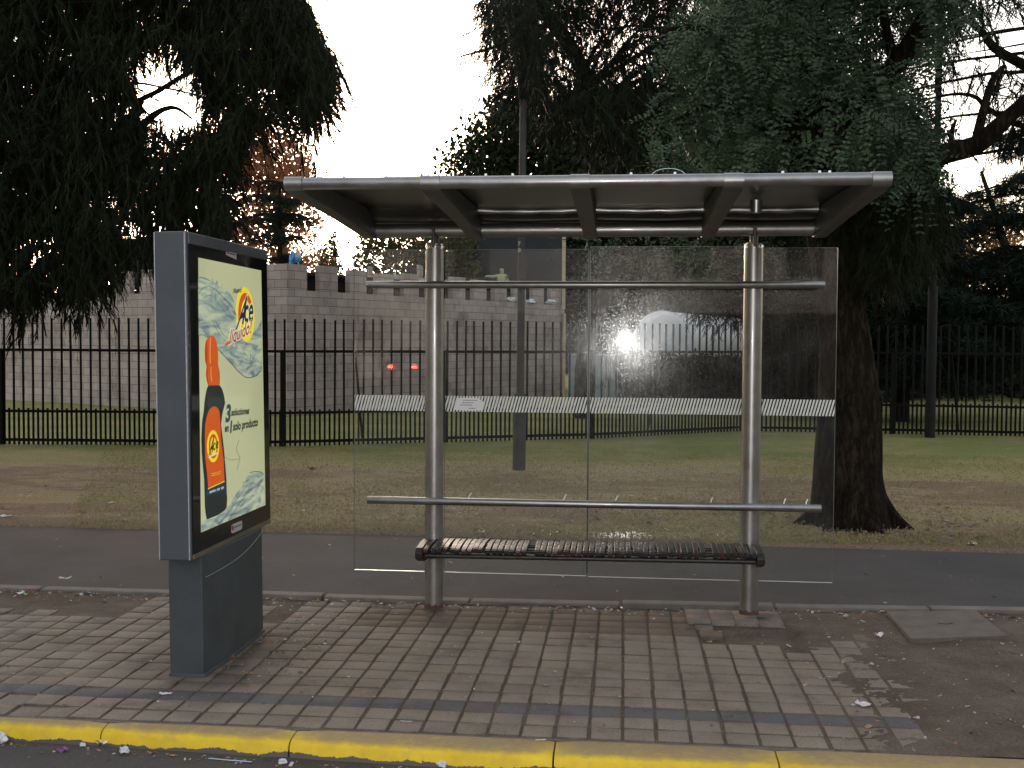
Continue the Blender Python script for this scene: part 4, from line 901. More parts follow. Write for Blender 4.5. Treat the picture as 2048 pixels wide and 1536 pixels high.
for t_ in (.15, .8):
    p = A_.lerp(B_, t_); mb = MB(); nn = Vector((-d_.y, d_.x, 0)); mb.obox(p-nn*rad_*.8, p+nn*rad_*.8, .3, 0, A_.z-rad_*.75); mb.build('tank_saddle', mat('tank_saddle_conc', (.2, .2, .2), .8), tk)

# ------------------------------------------------------------ trees
def limb(mb, pts, r0_, r1_, n=10, wob=.12, sub=5):
    # Catmull-Rom through the points
    P_ = [Vector(p) for p in pts]; P_ = [P_[0]*2-P_[1]]+P_+[P_[-1]*2-P_[-2]]; out = []
    for i in range(1, len(P_)-2):
        for k in range(sub):
            t_ = k/sub; a, b_, c_, d = P_[i-1], P_[i], P_[i+1], P_[i+2]
            out.append(.5*((2*b_)+(-a+c_)*t_+(2*a-5*b_+4*c_-d)*t_*t_+(-a+3*b_-3*c_+d)*t_**3))
    out.append(P_[-2]); m_ = len(out)-1
    if hasattr(r0_, '__len__'):
        rs = [float(np.interp(i/m_, np.linspace(0, 1, len(r0_)), r0_)) for i in range(m_+1)]
    else: rs = [r0_+(r1_-r0_)*i/m_ for i in range(m_+1)]
    mb.tube(out, rs, n, True, wob); return out
def scatter(poly, holes, n, y0, y1, nz=1.0, thr=-.15, seed=0, edge=0):
    """points through a crown's volume between depths y0 and y1; outline given as seen, thinned by 3-D noise"""
    r_ = random.Random(seed); xs_ = [p[0] for p in poly]; ys_ = [p[1] for p in poly]; out = []; tries = 0
    while len(out) < n and tries < n*14:
        tries += 1; px = r_.uniform(min(xs_), max(xs_)); py = r_.uniform(min(ys_), max(ys_))
        if not in_poly(px, py, poly): continue
        if any(((px-h[0])/h[2])**2+((py-h[1])/h[3])**2 < 1+.5*noise.noise(Vector((px*.03, py*.03, seed))) for h in holes): continue
        p = P(px, py, r_.uniform(y0, y1))
        if noise.noise(p*nz+Vector((seed, 0, 0)))+.5*noise.noise(p*nz*2.3) < thr: continue
        out.append(p)
    return np.array([tuple(p) for p in out], np.float64).reshape(-1, 3)
def unit(a): return a/np.maximum(1e-9, np.linalg.norm(a, axis=1, keepdims=True))
def blades(pts, per, length, width, down=1.0, spread=.5, bias=(0, 0, 0), lj=.4):
    n = len(pts)*per; p = np.repeat(pts, per, 0)+rng.normal(0, .02, (n, 3))
    d = rng.normal(0, 1, (n, 3))*spread+np.array([0, 0, -down])+np.array(bias); d = unit(d)
    L = length*(1+rng.uniform(-lj, lj, (n, 1))); w = unit(np.cross(d, rng.normal(0, 1, (n, 3))))*width/2
    sag = np.zeros((n, 3)); sag[:, 2] = -L[:, 0]*.15
    mid = p+d*L*.5; tip = p+d*L+sag
    V = np.stack([p-w*.6, p+w*.6, mid+w, tip, mid-w], 1).reshape(-1, 3); i = np.arange(n)[:, None]*5
    return V, i+np.array([[0, 1, 2, 3, 4]])
def twigs(pts, nb, length, blade, width, down=.6, spread=.7, bias=(0, 0, 0)):
    """drooping twig with needles hanging off along it"""
    n = len(pts); d = unit(rng.normal(0, 1, (n, 3))*spread+np.array([0, 0, -down])+np.array(bias)); L = length*rng.uniform(.5, 1.3, (n, 1))
    t = rng.uniform(0, 1, (n, nb, 1)); base = pts[:, None, :]+d[:, None, :]*L[:, None, :]*t; base[:, :, 2] -= (t[:, :, 0]**2)*L*.35
    dd = d[:, None, :]*.9+rng.normal(0, .35, (n, nb, 3))+np.array([0, 0, -.55]); dd = dd.reshape(-1, 3)/np.linalg.norm(dd.reshape(-1, 3), axis=1, keepdims=True)
    b = base.reshape(-1, 3); m_ = len(b); bl = blade*rng.uniform(.5, 1.3, (m_, 1)); w = unit(np.cross(dd, rng.normal(0, 1, (m_, 3))))*width/2
    V = np.stack([b-w, b+w, b+dd*bl+w*.3, b+dd*bl-w*.3], 1).reshape(-1, 3); F1 = np.arange(m_)[:, None]*4+np.array([[0, 1, 2, 3]])
    # stems
    w2 = unit(np.cross(d, rng.normal(0, 1, (n, 3))))*width*.7; e = pts+d*L; e[:, 2] -= L[:, 0]*.35
    V2 = np.stack([pts-w2, pts+w2, e+w2*.3, e-w2*.3], 1).reshape(-1, 3); F2 = np.arange(n)[:, None]*4+np.array([[0, 1, 2, 3]])+len(V)
    return np.vstack([V, V2]), np.vstack([F1, F2])
def leaves(pts, per, size, jit, asp=.55, up=.3):
    n = len(pts)*per; p = np.repeat(pts, per, 0)+rng.normal(0, jit, (n, 3)); a = unit(rng.normal(0, 1, (n, 3))); b = unit(np.cross(a, rng.normal(0, 1, (n, 3))))
    s_ = size*rng.uniform(.6, 1.3, (n, 1)); V = np.stack([p-a*s_*.5, p+b*s_*asp*.5, p+a*s_*.5, p-b*s_*asp*.5], 1).reshape(-1, 3)
    return V, np.arange(n)[:, None]*4+np.array([[0, 1, 2, 3]])
def fronds(pts, pairs, length, lw, bias=(0, 0, -.35), spread=.75):
    """pinnate leaves: pairs of oval leaflets on a drooping stalk"""
    n = len(pts); d = unit(rng.normal(0, 1, (n, 3))*spread+np.array(bias)); d = unit(d); L = length*rng.uniform(.6, 1.25, (n, 1))
    nn = rng.normal(0, .5, (n, 3))+np.array([0, -.35, 1.0]); s_ = unit(np.cross(d, nn)); Vs = []
    for k in range(pairs):
        t = (k+.6)/pairs; c = pts+d*L*t; c[:, 2] -= L[:, 0]*.25*t*t
        for sg in (-1, 1):
            ax = unit(s_*sg+d*.35+rng.normal(0, .12, (n, 3))); ll = lw*1.9*rng.uniform(.8, 1.15, (n, 1)); wd = unit(np.cross(ax, np.cross(s_, d)+rng.normal(0, .25, (n, 3))))*lw*.5
            Vs.append(np.stack([c, c+ax*ll*.35+wd, c+ax*ll*.8+wd*.8, c+ax*ll, c+ax*ll*.8-wd*.8, c+ax*ll*.35-wd], 1))
    V = np.concatenate(Vs, 0).reshape(-1, 3); F1 = np.arange(len(V)//6)[:, None]*6+np.array([[0, 1, 2, 3, 4, 5]])
    return V, F1
def crown(parent, name, m, parts):
    k0 = parts[0][1].shape[1]; V = []; Fs = []; o = 0
    for v_, f_ in parts: V.append(v_); Fs.append(f_+o); o += len(v_)
    return rawmesh(name, np.vstack(V), np.vstack(Fs), m, parent)
def auto_limbs(mb, trunk, pts, k, r, seed=0):
    r_ = random.Random(seed)
    for i in range(k):
        q_ = Vector(pts[r_.randrange(len(pts))]); c_ = min(trunk, key=lambda t: (t-q_).length+abs(t.z-(q_.z-.6))*.8)
        mid = c_.lerp(q_, .5)+Vector((r_.gauss(0, .12), r_.gauss(0, .12), .12*(q_-c_).length)); limb(mb, [c_, mid, q_], r*r_.uniform(.6, 1.2), r*.12, 6, 0, 4)

# --- left: weeping casuarina, trunk just outside the frame
T = thing('weeping_tree', 'huge dark weeping needle tree hanging over the left of the lawn', 'tree')
polyL_ = [(-420, -260), (560, -260), (600, -40), (628, 10), (640, 60), (690, 118), (668, 160), (655, 220), (628, 250), (600, 215), (575, 170), (560, 185), (545, 230), (540, 300), (520, 340), (512, 420), (505, 470), (470, 500), (380, 500), (330, 520), (262, 545), (245, 590), (200, 590), (185, 640), (120, 600), (60, 650), (0, 645), (-420, 640)]
polyL = [(-420, -260), (560, -260), (600, -40), (622, 10), (634, 60), (680, 118), (662, 160), (645, 215), (620, 240), (596, 205), (575, 170), (560, 185), (538, 225), (505, 262), (478, 300), (455, 345), (468, 400), (470, 430), (440, 455), (380, 455), (330, 470), (262, 500), (240, 535), (200, 530), (180, 570), (120, 540), (60, 585), (0, 585), (-420, 600)]
holesL = [(200, 165, 12, 26), (262, 440, 26, 30), (385, 425, 22, 34), (110, 400, 14, 20), (430, 210, 14, 22), (325, 125, 60, 62), (356, 198, 60, 46), (300, 178, 34, 52), (490, 300, 14, 30), (470, 250, 12, 18), (495, 410, 12, 24), (540, 160, 26, 22), (600, 150, 16, 16), (95, 55, 12, 20), (25, 290, 26, 26), (50, 160, 10, 22), (262, 445, 22, 24), (375, 430, 16, 30), (135, 400, 12, 14), (190, 330, 10, 22), (20, 450, 14, 32), (250, 505, 8, 14), (440, 330, 14, 14), (165, 20, 10, 14), (110, 470, 12, 14), (85, 445, 10, 16), (230, 390, 9, 12)]
ptsL = scatter(polyL, holesL, 17000, 10.8, 13.6, 1.15, -.27, 3)
backL = scatter(polyL, [(h[0], h[1], h[2]*1.25, h[3]*1.2) for h in holesL], 4600, 13.6, 15.2, .9, -.16, 3)
tm = MB(); tr = limb(tm, [(-8.3, 12.6, -.1), (-8.0, 12.5, 2.0), (-7.6, 12.3, 4.2), (-7.0, 12.2, 6.5), (-6.8, 12.2, 8.5)], .36, .10, 14, .1)
for a in ([(-7.7, 12.4, 3.4), (-6.6, 12.2, 4.0), P(280, 200, 12), P(420, 120, 11.8), P(560, 60, 11.8), P(640, 80, 11.8)], [(-7.8, 12.4, 2.9), P(120, 420, 12.2), P(280, 330, 12.3), P(420, 320, 12.2), P(500, 330, 12)], [(-7.6, 12.3, 4.6), P(100, 60, 12.8), P(300, -60, 12.8), P(480, -100, 12.6)], [(-7.8, 12.5, 2.4), P(60, 500, 12), P(160, 500, 11.9), P(230, 520, 11.8)],
          [P(420, 120, 11.8), P(520, 170, 11.7), P(560, 160, 11.7), P(605, 172, 11.7), P(618, 190, 11.7)], [P(280, 200, 12), P(272, 260, 12), P(285, 380, 12.1), P(290, 470, 12.1)], [P(285, 250, 12), P(320, 222, 11.9), P(352, 216, 11.9), P(385, 238, 11.9)]):
    limb(tm, a, .045, .010, 8, .1)
auto_limbs(tm, tr, ptsL, 60, .04, 4); tm.build('trunk', BARK, T, smooth=True)
edge_pts = np.array([tuple(P(px+random.gauss(0, 9), py+random.gauss(0, 9), random.uniform(11.2, 12.4))) for (px, py) in [(600,20),(615,40),(635,70),(640,90),(650,100),(625,60),(600,95),(610,110),(640,120),(655,125),(560,190),(590,190),(605,175),(620,200),(640,180),(630,160),(545,240),(530,270),(470,240),(480,200),(400,130),(390,100),(330,130),(340,160),(500,350),(200,520),(130,540),(60,560),(20,565),(160,525),(90,560),(240,505),(110,545),(180,535)] for _ in range(7)])
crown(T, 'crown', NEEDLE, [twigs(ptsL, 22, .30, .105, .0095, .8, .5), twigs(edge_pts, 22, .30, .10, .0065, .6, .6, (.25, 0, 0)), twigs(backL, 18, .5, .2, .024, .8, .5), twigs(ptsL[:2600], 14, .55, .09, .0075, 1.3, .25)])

# --- middle: casuarina with a leaning trunk behind the fence
T = thing('weeping_tree', 'tall feathery needle tree with leaning trunk rising above the middle of the roof', 'tree')
polyM = [(975, -250), (965, 20), (985, 60), (985, 100), (1005, 150), (1000, 175), (1030, 205), (1080, 230), (1150, 270), (1250, 330), (1420, 360), (1690, 340), (1660, 100), (1640, -250)]
holesM = [(1230, 60, 26, 18), (1265, 40, 18, 24), (1320, 100, 16, 24), (1310, 150, 20, 12), (1130, 110, 12, 10), (1150, 200, 16, 12), (1245, 130, 22, 16), (1100, 50, 14, 8), (1440, 20, 16, 22), (1200, 75, 14, 10)]
ptsM = scatter(polyM, holesM, 8500, 15.5, 23, .7, -.26, 8)
frontM = scatter([(1000,-20),(1075,-20),(1100,60),(1085,160),(1060,190),(1048,100),(1010,60)], [], 230, 13.8, 14.9, 2, -.05, 18)
sp1 = np.array([tuple(P(1010-105*t_+random.gauss(0, 3), 78+38*t_**1.2+random.gauss(0, 3), 17)) for t_ in np.linspace(0, 1, 34)])
tm = MB(); tr = limb(tm, [P(1168, 868, 25.5)-Vector((0, 0, .1)), P(1172, 700, 25), P(1262, 430, 23), P(1222, 270, 21), P(1150, 110, 19.5), P(1078, 0, 18.5), P(1060, -120, 18)], [.20, .18, .17, .16, .13, .11, .08], 0, 14, .08)
limb(tm, [P(1222, 270, 21), P(1310, 130, 20), P(1360, -60, 19)], .12, .05); limb(tm, [P(1110, 50, 19), P(1040, 60, 18), P(1000, 90, 17.4), P(950, 105, 17), P(905, 117, 17)], .05, .006, 6, 0); limb(tm, [P(1310, 150, 20), P(1420, 60, 19), P(1520, 0, 18)], .08, .03)
auto_limbs(tm, tr, ptsM, 50, .05, 6); tm.build('trunk', BARK, T, smooth=True)
edgeM = np.array([tuple(P(px+random.gauss(0, 8), py+random.gauss(0, 8), random.uniform(16.5, 18.5))) for (px, py) in [(970,10),(980,30),(985,50),(990,75),(1000,100),(1005,130),(1010,150),(1015,165),(1025,185),(1040,195),(1000,20),(1010,60)] for _ in range(8)])
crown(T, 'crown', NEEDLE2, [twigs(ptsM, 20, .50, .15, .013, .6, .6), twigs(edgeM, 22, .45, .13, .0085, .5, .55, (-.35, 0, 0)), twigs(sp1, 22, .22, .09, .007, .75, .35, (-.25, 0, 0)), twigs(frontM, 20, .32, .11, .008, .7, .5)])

# --- big near tree: trunk beside the shelter, pinnate leaves lit by the flash
T = thing('leafy_tree', 'big broad trunked tree with bluish feather leaves right behind the shelter roof', 'tree')
tm = MB(); B0 = P(1700, 1050, 11.0)
tr = limb(tm, [Vector((B0.x+.03, 11.0, -.12)), Vector((B0.x+.0, 11.0, .10)), P(1693, 960, 11.0), P(1694, 840, 11.0), P(1690, 700, 11.0), P(1672, 560, 11.0), P(1650, 420, 11.0), P(1622, 280, 11.0), P(1605, 180, 11.0), P(1600, 60, 11.1), P(1580, -80, 11.2)], [.46, .385, .33, .285, .25, .225, .23, .25, .23, .19, .14], 0, 26, .16, 7)
for k in range(7):
    a = k/7*2*math.pi+.5; c_ = Vector((B0.x+.02, 11.0, 0)); dv = Vector((math.cos(a), math.sin(a), 0)); limb(tm, [c_+dv*.08+Vector((0, 0, .50)), c_+dv*.33+Vector((0, 0, .12)), c_+dv*.54+Vector((0, 0, -.05))], .11, .06, 10, .1)
big = limb(tm, [P(1668, 540, 11), P(1730, 470, 10.9), P(1800, 410, 10.8), P(1850, 345, 10.7), P(1880, 312, 10.6), P(1950, 292, 10.5), P(1995, 255, 10.4), P(2048, 205, 10.3), P(2140, 120, 10.2)], [.20, .17, .14, .115, .095, .085, .075, .06, .04], 0, 12, .1)
limb(tm, [P(1952, 290, 10.5), P(1965, 230, 10.5), P(1985, 160, 10.5), P(2010, 130, 10.5)], .05, .02, 8)
limb(tm, [P(1660, 300, 11), P(1720, 210, 10.6), P(1790, 130, 10.4), P(1850, 40, 10.3), P(1900, -60, 10.2)], .11, .07, 10); limb(tm, [P(1636, 345, 11), P(1650, 250, 10.3), P(1690, 170, 10.1), P(1760, 120, 10)], .028, .012, 8)
limb(tm, [P(1605, 200, 11), P(1500, 110, 10.4), P(1400, 60, 10), P(1330, 60, 9.8)], .08, .02, 8); limb(tm, [P(1610, 290, 11), P(1520, 250, 10.3), P(1430, 210, 10), P(1350, 240, 9.6)], .06, .014, 8)
limb(tm, [P(1900, 305, 10.6), P(1905, 260, 10.6), P(1912, 240, 10.6)], .03, .012, 6); limb(tm, [P(1790, 130, 10.4), P(1770, 40, 10.2), P(1760, -40, 10.2)], .05, .02, 8)
polyR = [(1520, -220), (1480, -60), (1400, 30), (1345, 55), (1330, 100), (1350, 150), (1318, 200), (1308, 240), (1325, 262), (1300, 300), (1298, 335), (1292, 372), (1420, 372), (1500, 372), (1700, 372), (1780, 380), (1850, 400), (1880, 340), (1850, 250), (1870, 200), (1900, 110), (1930, 40), (1940, -220)]
holesR = [(1553, 228, 13, 36), (1605, 235, 48, 52), (1765, 60, 50, 48), (1810, 15, 44, 26), (1715, 20, 26, 16), (1840, 170, 40, 34), (1800, 215, 22, 16), (1640, 195, 10, 22), (1900, 150, 36, 60), (1850, 90, 18, 20), (1775, 165, 14, 20), (1480, 175, 16, 8)]
ptsR = scatter(polyR, holesR, 6000, 9.2, 11.6, 1.5, -.06, 21)
fork = scatter([(1640,375),(1790,375),(1900,395),(1860,490),(1785,545),(1722,500),(1655,480)], [], 1100, 10.2, 11.8, 1.4, -.2, 23)
low = scatter([(1100, 468), (1560, 468), (1560, 520), (1480, 540), (1180, 530)], [], 160, 9.5, 11, 2, -.1, 4)
auto_limbs(tm, tr, ptsR, 70, .022, 9)
tm.build('trunk', BARK, T, smooth=True)
crown(T, 'needle_foliage', NEEDLE, [twigs(fork, 20, .32, .11, .0085, .8, .5)])
crown(T, 'crown', ROBIN, [fronds(ptsR, 6, .29, .0235), fronds(low, 6, .25, .018)])
# casuarina foliage behind it, to the right
T = thing('weeping_tree', 'dark weeping needle tree filling the top right corner', 'tree')
polyQ = [(1700, -200), (1690, 60), (1720, 340), (1700, 420), (1760, 470), (1850, 430), (1890, 400), (1870, 330), (1880, 270), (1990, 262), (2300, 280), (2300, -200)]
holesQ = [(1920, 190, 52, 60), (1850, 110, 30, 26), (1940, 60, 30, 30), (1985, 225, 40, 26), (2030, 110, 20, 20), (1800, 60, 26, 22), (1880, 30, 20, 16), (2000, 25, 30, 16), (1940, 260, 44, 24)]
ptsQ = scatter(polyQ, holesQ, 1900, 12.5, 16, 1.0, .10, 31)
tm = MB(); tr = limb(tm, [(7.8, 15.2, -.1), (7.7, 15, 2.5), (7.4, 14.8, 5), (7.0, 14.5, 8)], .3, .08, 12, .1); auto_limbs(tm, tr, ptsQ, 40, .05, 12)
limb(tm, [(7.5, 14.9, 4.2), P(2048, 130, 14), P(1960, 60, 13.8), P(1900, 10, 13.6)], .08, .02); limb(tm, [(7.6, 15, 3.6), P(2040, 250, 14), P(1940, 190, 14), P(1840, 200, 14)], .05, .01)
tm.build('trunk', BARK, T, smooth=True)
crown(T, 'crown', NEEDLE2, [twigs(ptsQ, 12, .5, .2, .0125, .6, .6)])

# --- cedars on the right, in flat tiers
def cedar(label, base, H, tiers, seed, m=CEDARL, trunk_r=.22, dens=1.0, needle=.10, group=None):
    T = thing('cedar_tree', label, 'tree', group); r_ = random.Random(seed); tm = MB(); base = Vector(base)
    tr = limb(tm, [base-Vector((0, 0, .1)), base+Vector((0, 0, H*.5)), base+Vector((0, 0, H))], trunk_r, .03, 10, .06); pts = []
    for (z, R_, az0, az1, k) in tiers:
        for i in range(k):
            a = math.radians(az0+(az1-az0)*(i+r_.random()*.8)/k); L = R_*r_.uniform(.7, 1.05); droop = r_.uniform(.02, .14)*L; c_ = base+Vector((0, 0, z+r_.gauss(0, .12)))
            dv = Vector((math.cos(a), math.sin(a), 0)); e = c_+dv*L-Vector((0, 0, droop)); mid = c_+dv*L*.5+Vector((0, 0, .06*L)); limb(tm, [c_, mid, e], .05, .012, 6, 0, 4)
            sd_ = Vector((-dv.y, dv.x, 0)); n_ = int(70*L*dens)
            for q_ in range(n_):
                t_ = r_.uniform(.12, 1.03); wv = (.42*L*(1-abs(t_-.5)*1.1)+.08)*.8; cpt = c_.lerp(mid, t_*2) if t_ < .5 else mid.lerp(e, (t_-.5)*2)
                pts.append(tuple(cpt+sd_*r_.gauss(0, wv*.5)+Vector((0, 0, r_.gauss(.0, .05)-abs(r_.gauss(0, .05))))))
    tm.build('trunk', BARK, T, smooth=True); pts = np.array(pts)
    n_ = len(pts); V, F_ = blades(pts, 9, needle*1.7, .016*needle/.10, .25, .9); V2 = V; crown(T, 'crown', m, [(V, F_)])
    return T
b1 = P(2120, 800, 27); cedar('layered dark cedar at the far right edge with flat tiers', (b1.x, 27, 0), 8.5, [(z, 3.6-.28*z+(.5 if int(z*2) % 2 else 0), 120, 260, 6) for z in (1.4, 1.9, 2.5, 3.1, 3.7, 4.5, 5.4, 6.4)], 41, dens=.62, needle=.11)
b1 = P(1800, 800, 25.5); cedar('dark green conifer just right of the big trunk behind the lamp post', (b1.x, 25.5, 0), 6.4, [(z, 2.5-.30*z+(.4 if int(z*2) % 2 else 0), 0, 360, 9) for z in (1.2, 1.7, 2.2, 2.7, 3.2, 3.7, 4.2, 4.8, 5.4)], 42, dens=1.1, needle=.13)
b1 = P(1590, 800, 27.5); cedar('dark conifer half hidden by the right post of the shelter', (b1.x, 27.5, 0), 7.5, [(z, 3.4-.30*z, 0, 360, 10) for z in (2.75, 3.1, 3.5, 4.0, 4.6, 5.3, 6.2)], 43, dens=1.1, needle=.14)
TC = [o for o in COL.objects if o.get('label', '').startswith('dark conifer half hidden')][0]
spr_ = scatter([(1362,590),(1500,575),(1500,672),(1462,655),(1440,636),(1425,668),(1410,640),(1392,632),(1375,615)], [], 210, 26.4, 27.6, 1.4, -.05, 61)
crown(TC, 'drooping_sprays', CEDARL, [twigs(spr_, 16, .30, .13, .013, .8, .6, (-.2, 0, 0))])

# --- broadleaf trees beyond the castle
def bushy(label, polys, y0, y1, n, m, base, seed, size=.16, per=10, jit=.25, holes=(), nz=.45, thr=-.2, tr_r=.3, group=None, name='broadleaf_tree', lm=20, bark=BARK):
    T = thing(name, label, 'tree', group); pts = scatter(polys, list(holes), n, y0, y1, nz, thr, seed); tm = MB(); b = Vector(base); top_ = Vector((pts[:, 0].mean(), (y0+y1)/2, pts[:, 2].max()-.5))
    tr = limb(tm, [b-Vector((0, 0, .2)), b.lerp(top_, .5)+Vector((.2, 0, 0)), top_], tr_r, .05, 10, .08); auto_limbs(tm, tr, pts, lm, tr_r*.28, seed); tm.build('trunk', bark, T, smooth=True)
    crown(T, 'crown', m, [leaves(pts, per, size, jit)]); return T
bushy('bushy dark evergreen rising over the left half of the roof', [(1030,195),(992,208),(985,240),(965,245),(950,285),(930,292),(922,320),(900,340),(860,420),(830,470),(840,620),(1400,620),(1400,330),(1250,250),(1120,200)], 42, 48, 3400, BUSHL, (-5.0, 45, 0), 51, .26, 16, .42, [(1180, 215, 12, 8)], .35, -.34)
bushy('mid green tree behind the left shelter post', [(716,515),(718,492),(735,486),(738,476),(760,470),(860,468),(955,470),(955,600),(690,600),(700,560),(712,548)], 37, 40, 800, FARL, (-7.2, 38.5, 0), 52, .17, 12, .22, [(850, 478, 20, 12), (775, 555, 5, 12)], .8, -.25, .18)
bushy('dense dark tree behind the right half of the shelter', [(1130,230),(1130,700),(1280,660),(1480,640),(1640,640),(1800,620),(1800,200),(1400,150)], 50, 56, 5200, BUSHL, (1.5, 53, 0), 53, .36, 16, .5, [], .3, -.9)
bushy('dark tree mass behind the cedar at the right', [(1640,330),(1860,430),(1905,520),(2010,590),(2400,600),(2400,790),(1640,790)], 34, 40, 1500, BUSHL, (13, 37, 0), 54, .2, 14, .4, [(1920,470,30,30)], .5, -.35)
bushy('copper brown autumn tree above the castle corner', [(430,230),(480,205),(540,225),(570,250),(600,285),(615,330),(632,360),(640,420),(628,470),(630,530),(430,560),(400,400)], 40, 44, 1900, AUTL, P(578, 640, 42), 55, .16, 13, .3, [(600,400,14,30),(530,370,12,16),(610,490,20,26),(470,390,16,22),(590,300,8,12),(540,440,10,20)], .8, -.05, .28, bark=BARK2)
b1 = P(560, 640, 37); cedar('dark cedar standing in front of the autumn tree with upper tiers showing', (b1.x, 37, 0), 7.0, [(4.0, .9, 0, 360, 4), (4.5, .8, 0, 360, 4), (5.2, 1.2, 0, 360, 5), (5.8, 1.5, 0, 360, 7), (6.35, 1.2, 0, 360, 6), (6.9, .8, 0, 360, 4)], 44, dens=.42, needle=.11)
bushy('grey green low shrub tree left of the two cypresses', [(590,520),(600,505),(630,500),(650,520),(665,535),(700,545),(700,585),(590,585)], 44, 46, 240, FARL, P(620, 650, 45), 56, .15, 10, .25, [(638,540,6,8)], .8, -.2, .1)
for (px, top_, w_, lb) in ((649, 478, 15, 'shorter of the two slim cypresses beyond the battlements'), (667, 455, 17, 'taller of the two slim cypresses beyond the battlements')):
    bushy(lb, [(px-w_*.25, top_), (px+w_*.3, top_+8), (px+w_*.55, top_+50), (px+w_*.5, 620), (px-w_*.5, 620), (px-w_*.5, top_+50)], 58, 59.2, 260, BUSHL, P(px, 660, 58.6), px, .14, 9, .12, [], 2, -.3, .08, 'slim cypresses', 'cypress_tree', 6)
bushy('pale gold backlit tree low at the right beside the cedar', [(1885,440),(1915,430),(1960,420),(2010,440),(2060,470),(2060,580),(1900,580)], 46, 50, 520, GOLDL, P(1980, 700, 48), 58, .2, 10, .35, [(1975,480,16,14),(1930,470,10,8)], .7, -.1, .15)
# hedge block behind the fence at the right
hd = thing('hedge', 'black trimmed hedge behind the fence at the right', 'hedge')
HP = [P(1700, 815, 26.5), P(1955, 775, 33)]
hp = []; rr_ = random.Random(77); a = G(1640, 822); b_ = G(1960, 780); 
for k in range(9000):
    t_ = rr_.random(); q_ = a.lerp(b_, t_); z = rr_.uniform(0, 1.35); hp.append((q_.x+rr_.gauss(0, .2), q_.y+rr_.uniform(0, 1.4), z))
crown(hd, 'hedge_leaves', BUSHL, [leaves(np.array(hp), 4, .14, .08)])
mb = MB(); mb.obox(a+Vector((0, .7, 0)), b_+Vector((0, .7, 0)), .9, 0, 1.2); mb.build('hedge_core', mat('hedge_core_twigs', (.008, .009, .006), .9), hd)
h3 = thing('hedge', 'long black hedge under the white tank behind the fence', 'hedge'); a = G(1236, 803); b_ = G(1640, 822); hp = []
for k in range(9000):
    q_ = a.lerp(b_, rr_.random()); hp.append((q_.x+rr_.gauss(0, .2), q_.y+rr_.uniform(0, 1.2), rr_.uniform(0, 1.25)))
crown(h3, 'hedge_leaves', BUSHL, [leaves(np.array(hp), 4, .14, .08)]); mb = MB(); mb.obox(a+Vector((0, .6, 0)), b_+Vector((0, .6, 0)), .8, 0, 1.1); mb.build('hedge_core', mat('hedge_core_twigs', (.008, .009, .006), .9), h3)
ba = thing('reflection_stand_in', 'pale blue grey panels standing in for a vehicle reflection between the wooden pole and the tank', 'barrier'); a = P(1136, 708, 32); b_ = P(1238, 708, 32)  # solid panels added in place of a vehicle's reflection in the glass
for k in range(4):
    x0 = a.x+(b_.x-a.x)*k/4+.01; x1 = a.x+(b_.x-a.x)*(k+1)/4-.01; mb = MB(); mb.box(x0, x1, 32, 32.05, .03, a.z-.04); mb.build('stand_in_panel', mat('stand_in_sheet', (.20, .25, .27), .6, 0, .35, 3), ba, bevel=.01)
mb = MB(); mb.box(a.x, b_.x, 31.98, 32.07, a.z-.035, a.z+.01); mb.build('top_rail', mat('stand_in_rail', (.4, .44, .45), .5), ba)
bushy('line of shrubs closing the park beyond the hedge', [(1640,660),(2500,640),(2500,795),(1640,800)], 40, 44, 2600, BUSHL, (14, 42, 0), 59, .28, 14, .35, [], .5, -1, .1)
bushy('low dark shrubs beyond the white tank', [(1120,600),(1700,560),(1700,765),(1120,765)], 58, 62, 3600, BUSHL, (2, 60, 0), 60, .36, 14, .5, [], .5, -1.2, .1)

# ------------------------------------------------------------ grass tufts
gb = []; r_ = random.Random(12)
pts = []
while len(pts) < 32000:
    y = 9.95+(r_.random()**1.4)*8; x = r_.uniform(-.42*y-1, .42*y*.85+.6); 
    if y < pfar(x)+.04: continue
    if fbm(x*.55, y, .75, 3, 2)+.5*noise.noise(Vector((x*5, y*5, 0))) < r_.uniform(-.6, .25): continue
    pts.append((x, y, .0))
pts = np.array(pts); V, F_ = blades(pts, 2, .034, .008, -1.0, .9)
def blade_mat():
    return leaf_mat('lawn_blades', (.33, .26, .14), (.20, .21, .07), .1, .7, .9)
tag(rawmesh('grass', V, F_, blade_mat()), kind='stuff', label='short patchy dry grass on the lawn', cat='grass')

# ------------------------------------------------------------ litter
def paper(name, px, py, w, h, rot, col, label, cat='litter', z=.004, curl=.006, group='litter on the ground', zb=0):
    c_ = G(px, py, zb); n_ = 5; mb = MB()
    for j in range(n_):
        for i in range(n_):
            u, v_ = i/(n_-1)-.5, j/(n_-1)-.5; zz = curl*(2*abs(u)**1.5+noise.noise(Vector((u*5+px, v_*5, 0)))) ; x = u*w; y = v_*h
            mb.v.append((x*math.cos(rot)-y*math.sin(rot), x*math.sin(rot)+y*math.cos(rot), zz+.002))
    mb.f = [(j*n_+i, j*n_+i+1, (j+1)*n_+i+1, (j+1)*n_+i) for j in range(n_-1) for i in range(n_-1)]
    o = mb.build(name, mat('litter_%d_%d' % (px, py), col, .6, 0, .12, 40), None, smooth=True); o.location = (c_.x, c_.y, zb+z); return tag(o, label, cat, group)
paper('leaflet', 130, 1158, .085, .035, .1, (.38, .46, .34), 'folded pale green leaflet on the path edging at the left', zb=.02, curl=.012)
paper('ticket', 331, 1389, .062, .026, .05, (.55, .55, .58), 'white printed ticket on the dark paving row near the pedestal', z=.003)
paper('wrapper', 64, 1182, .05, .04, .6, (.45, .12, .25), 'pink wrapper on the dirt behind the left paving', curl=.02)
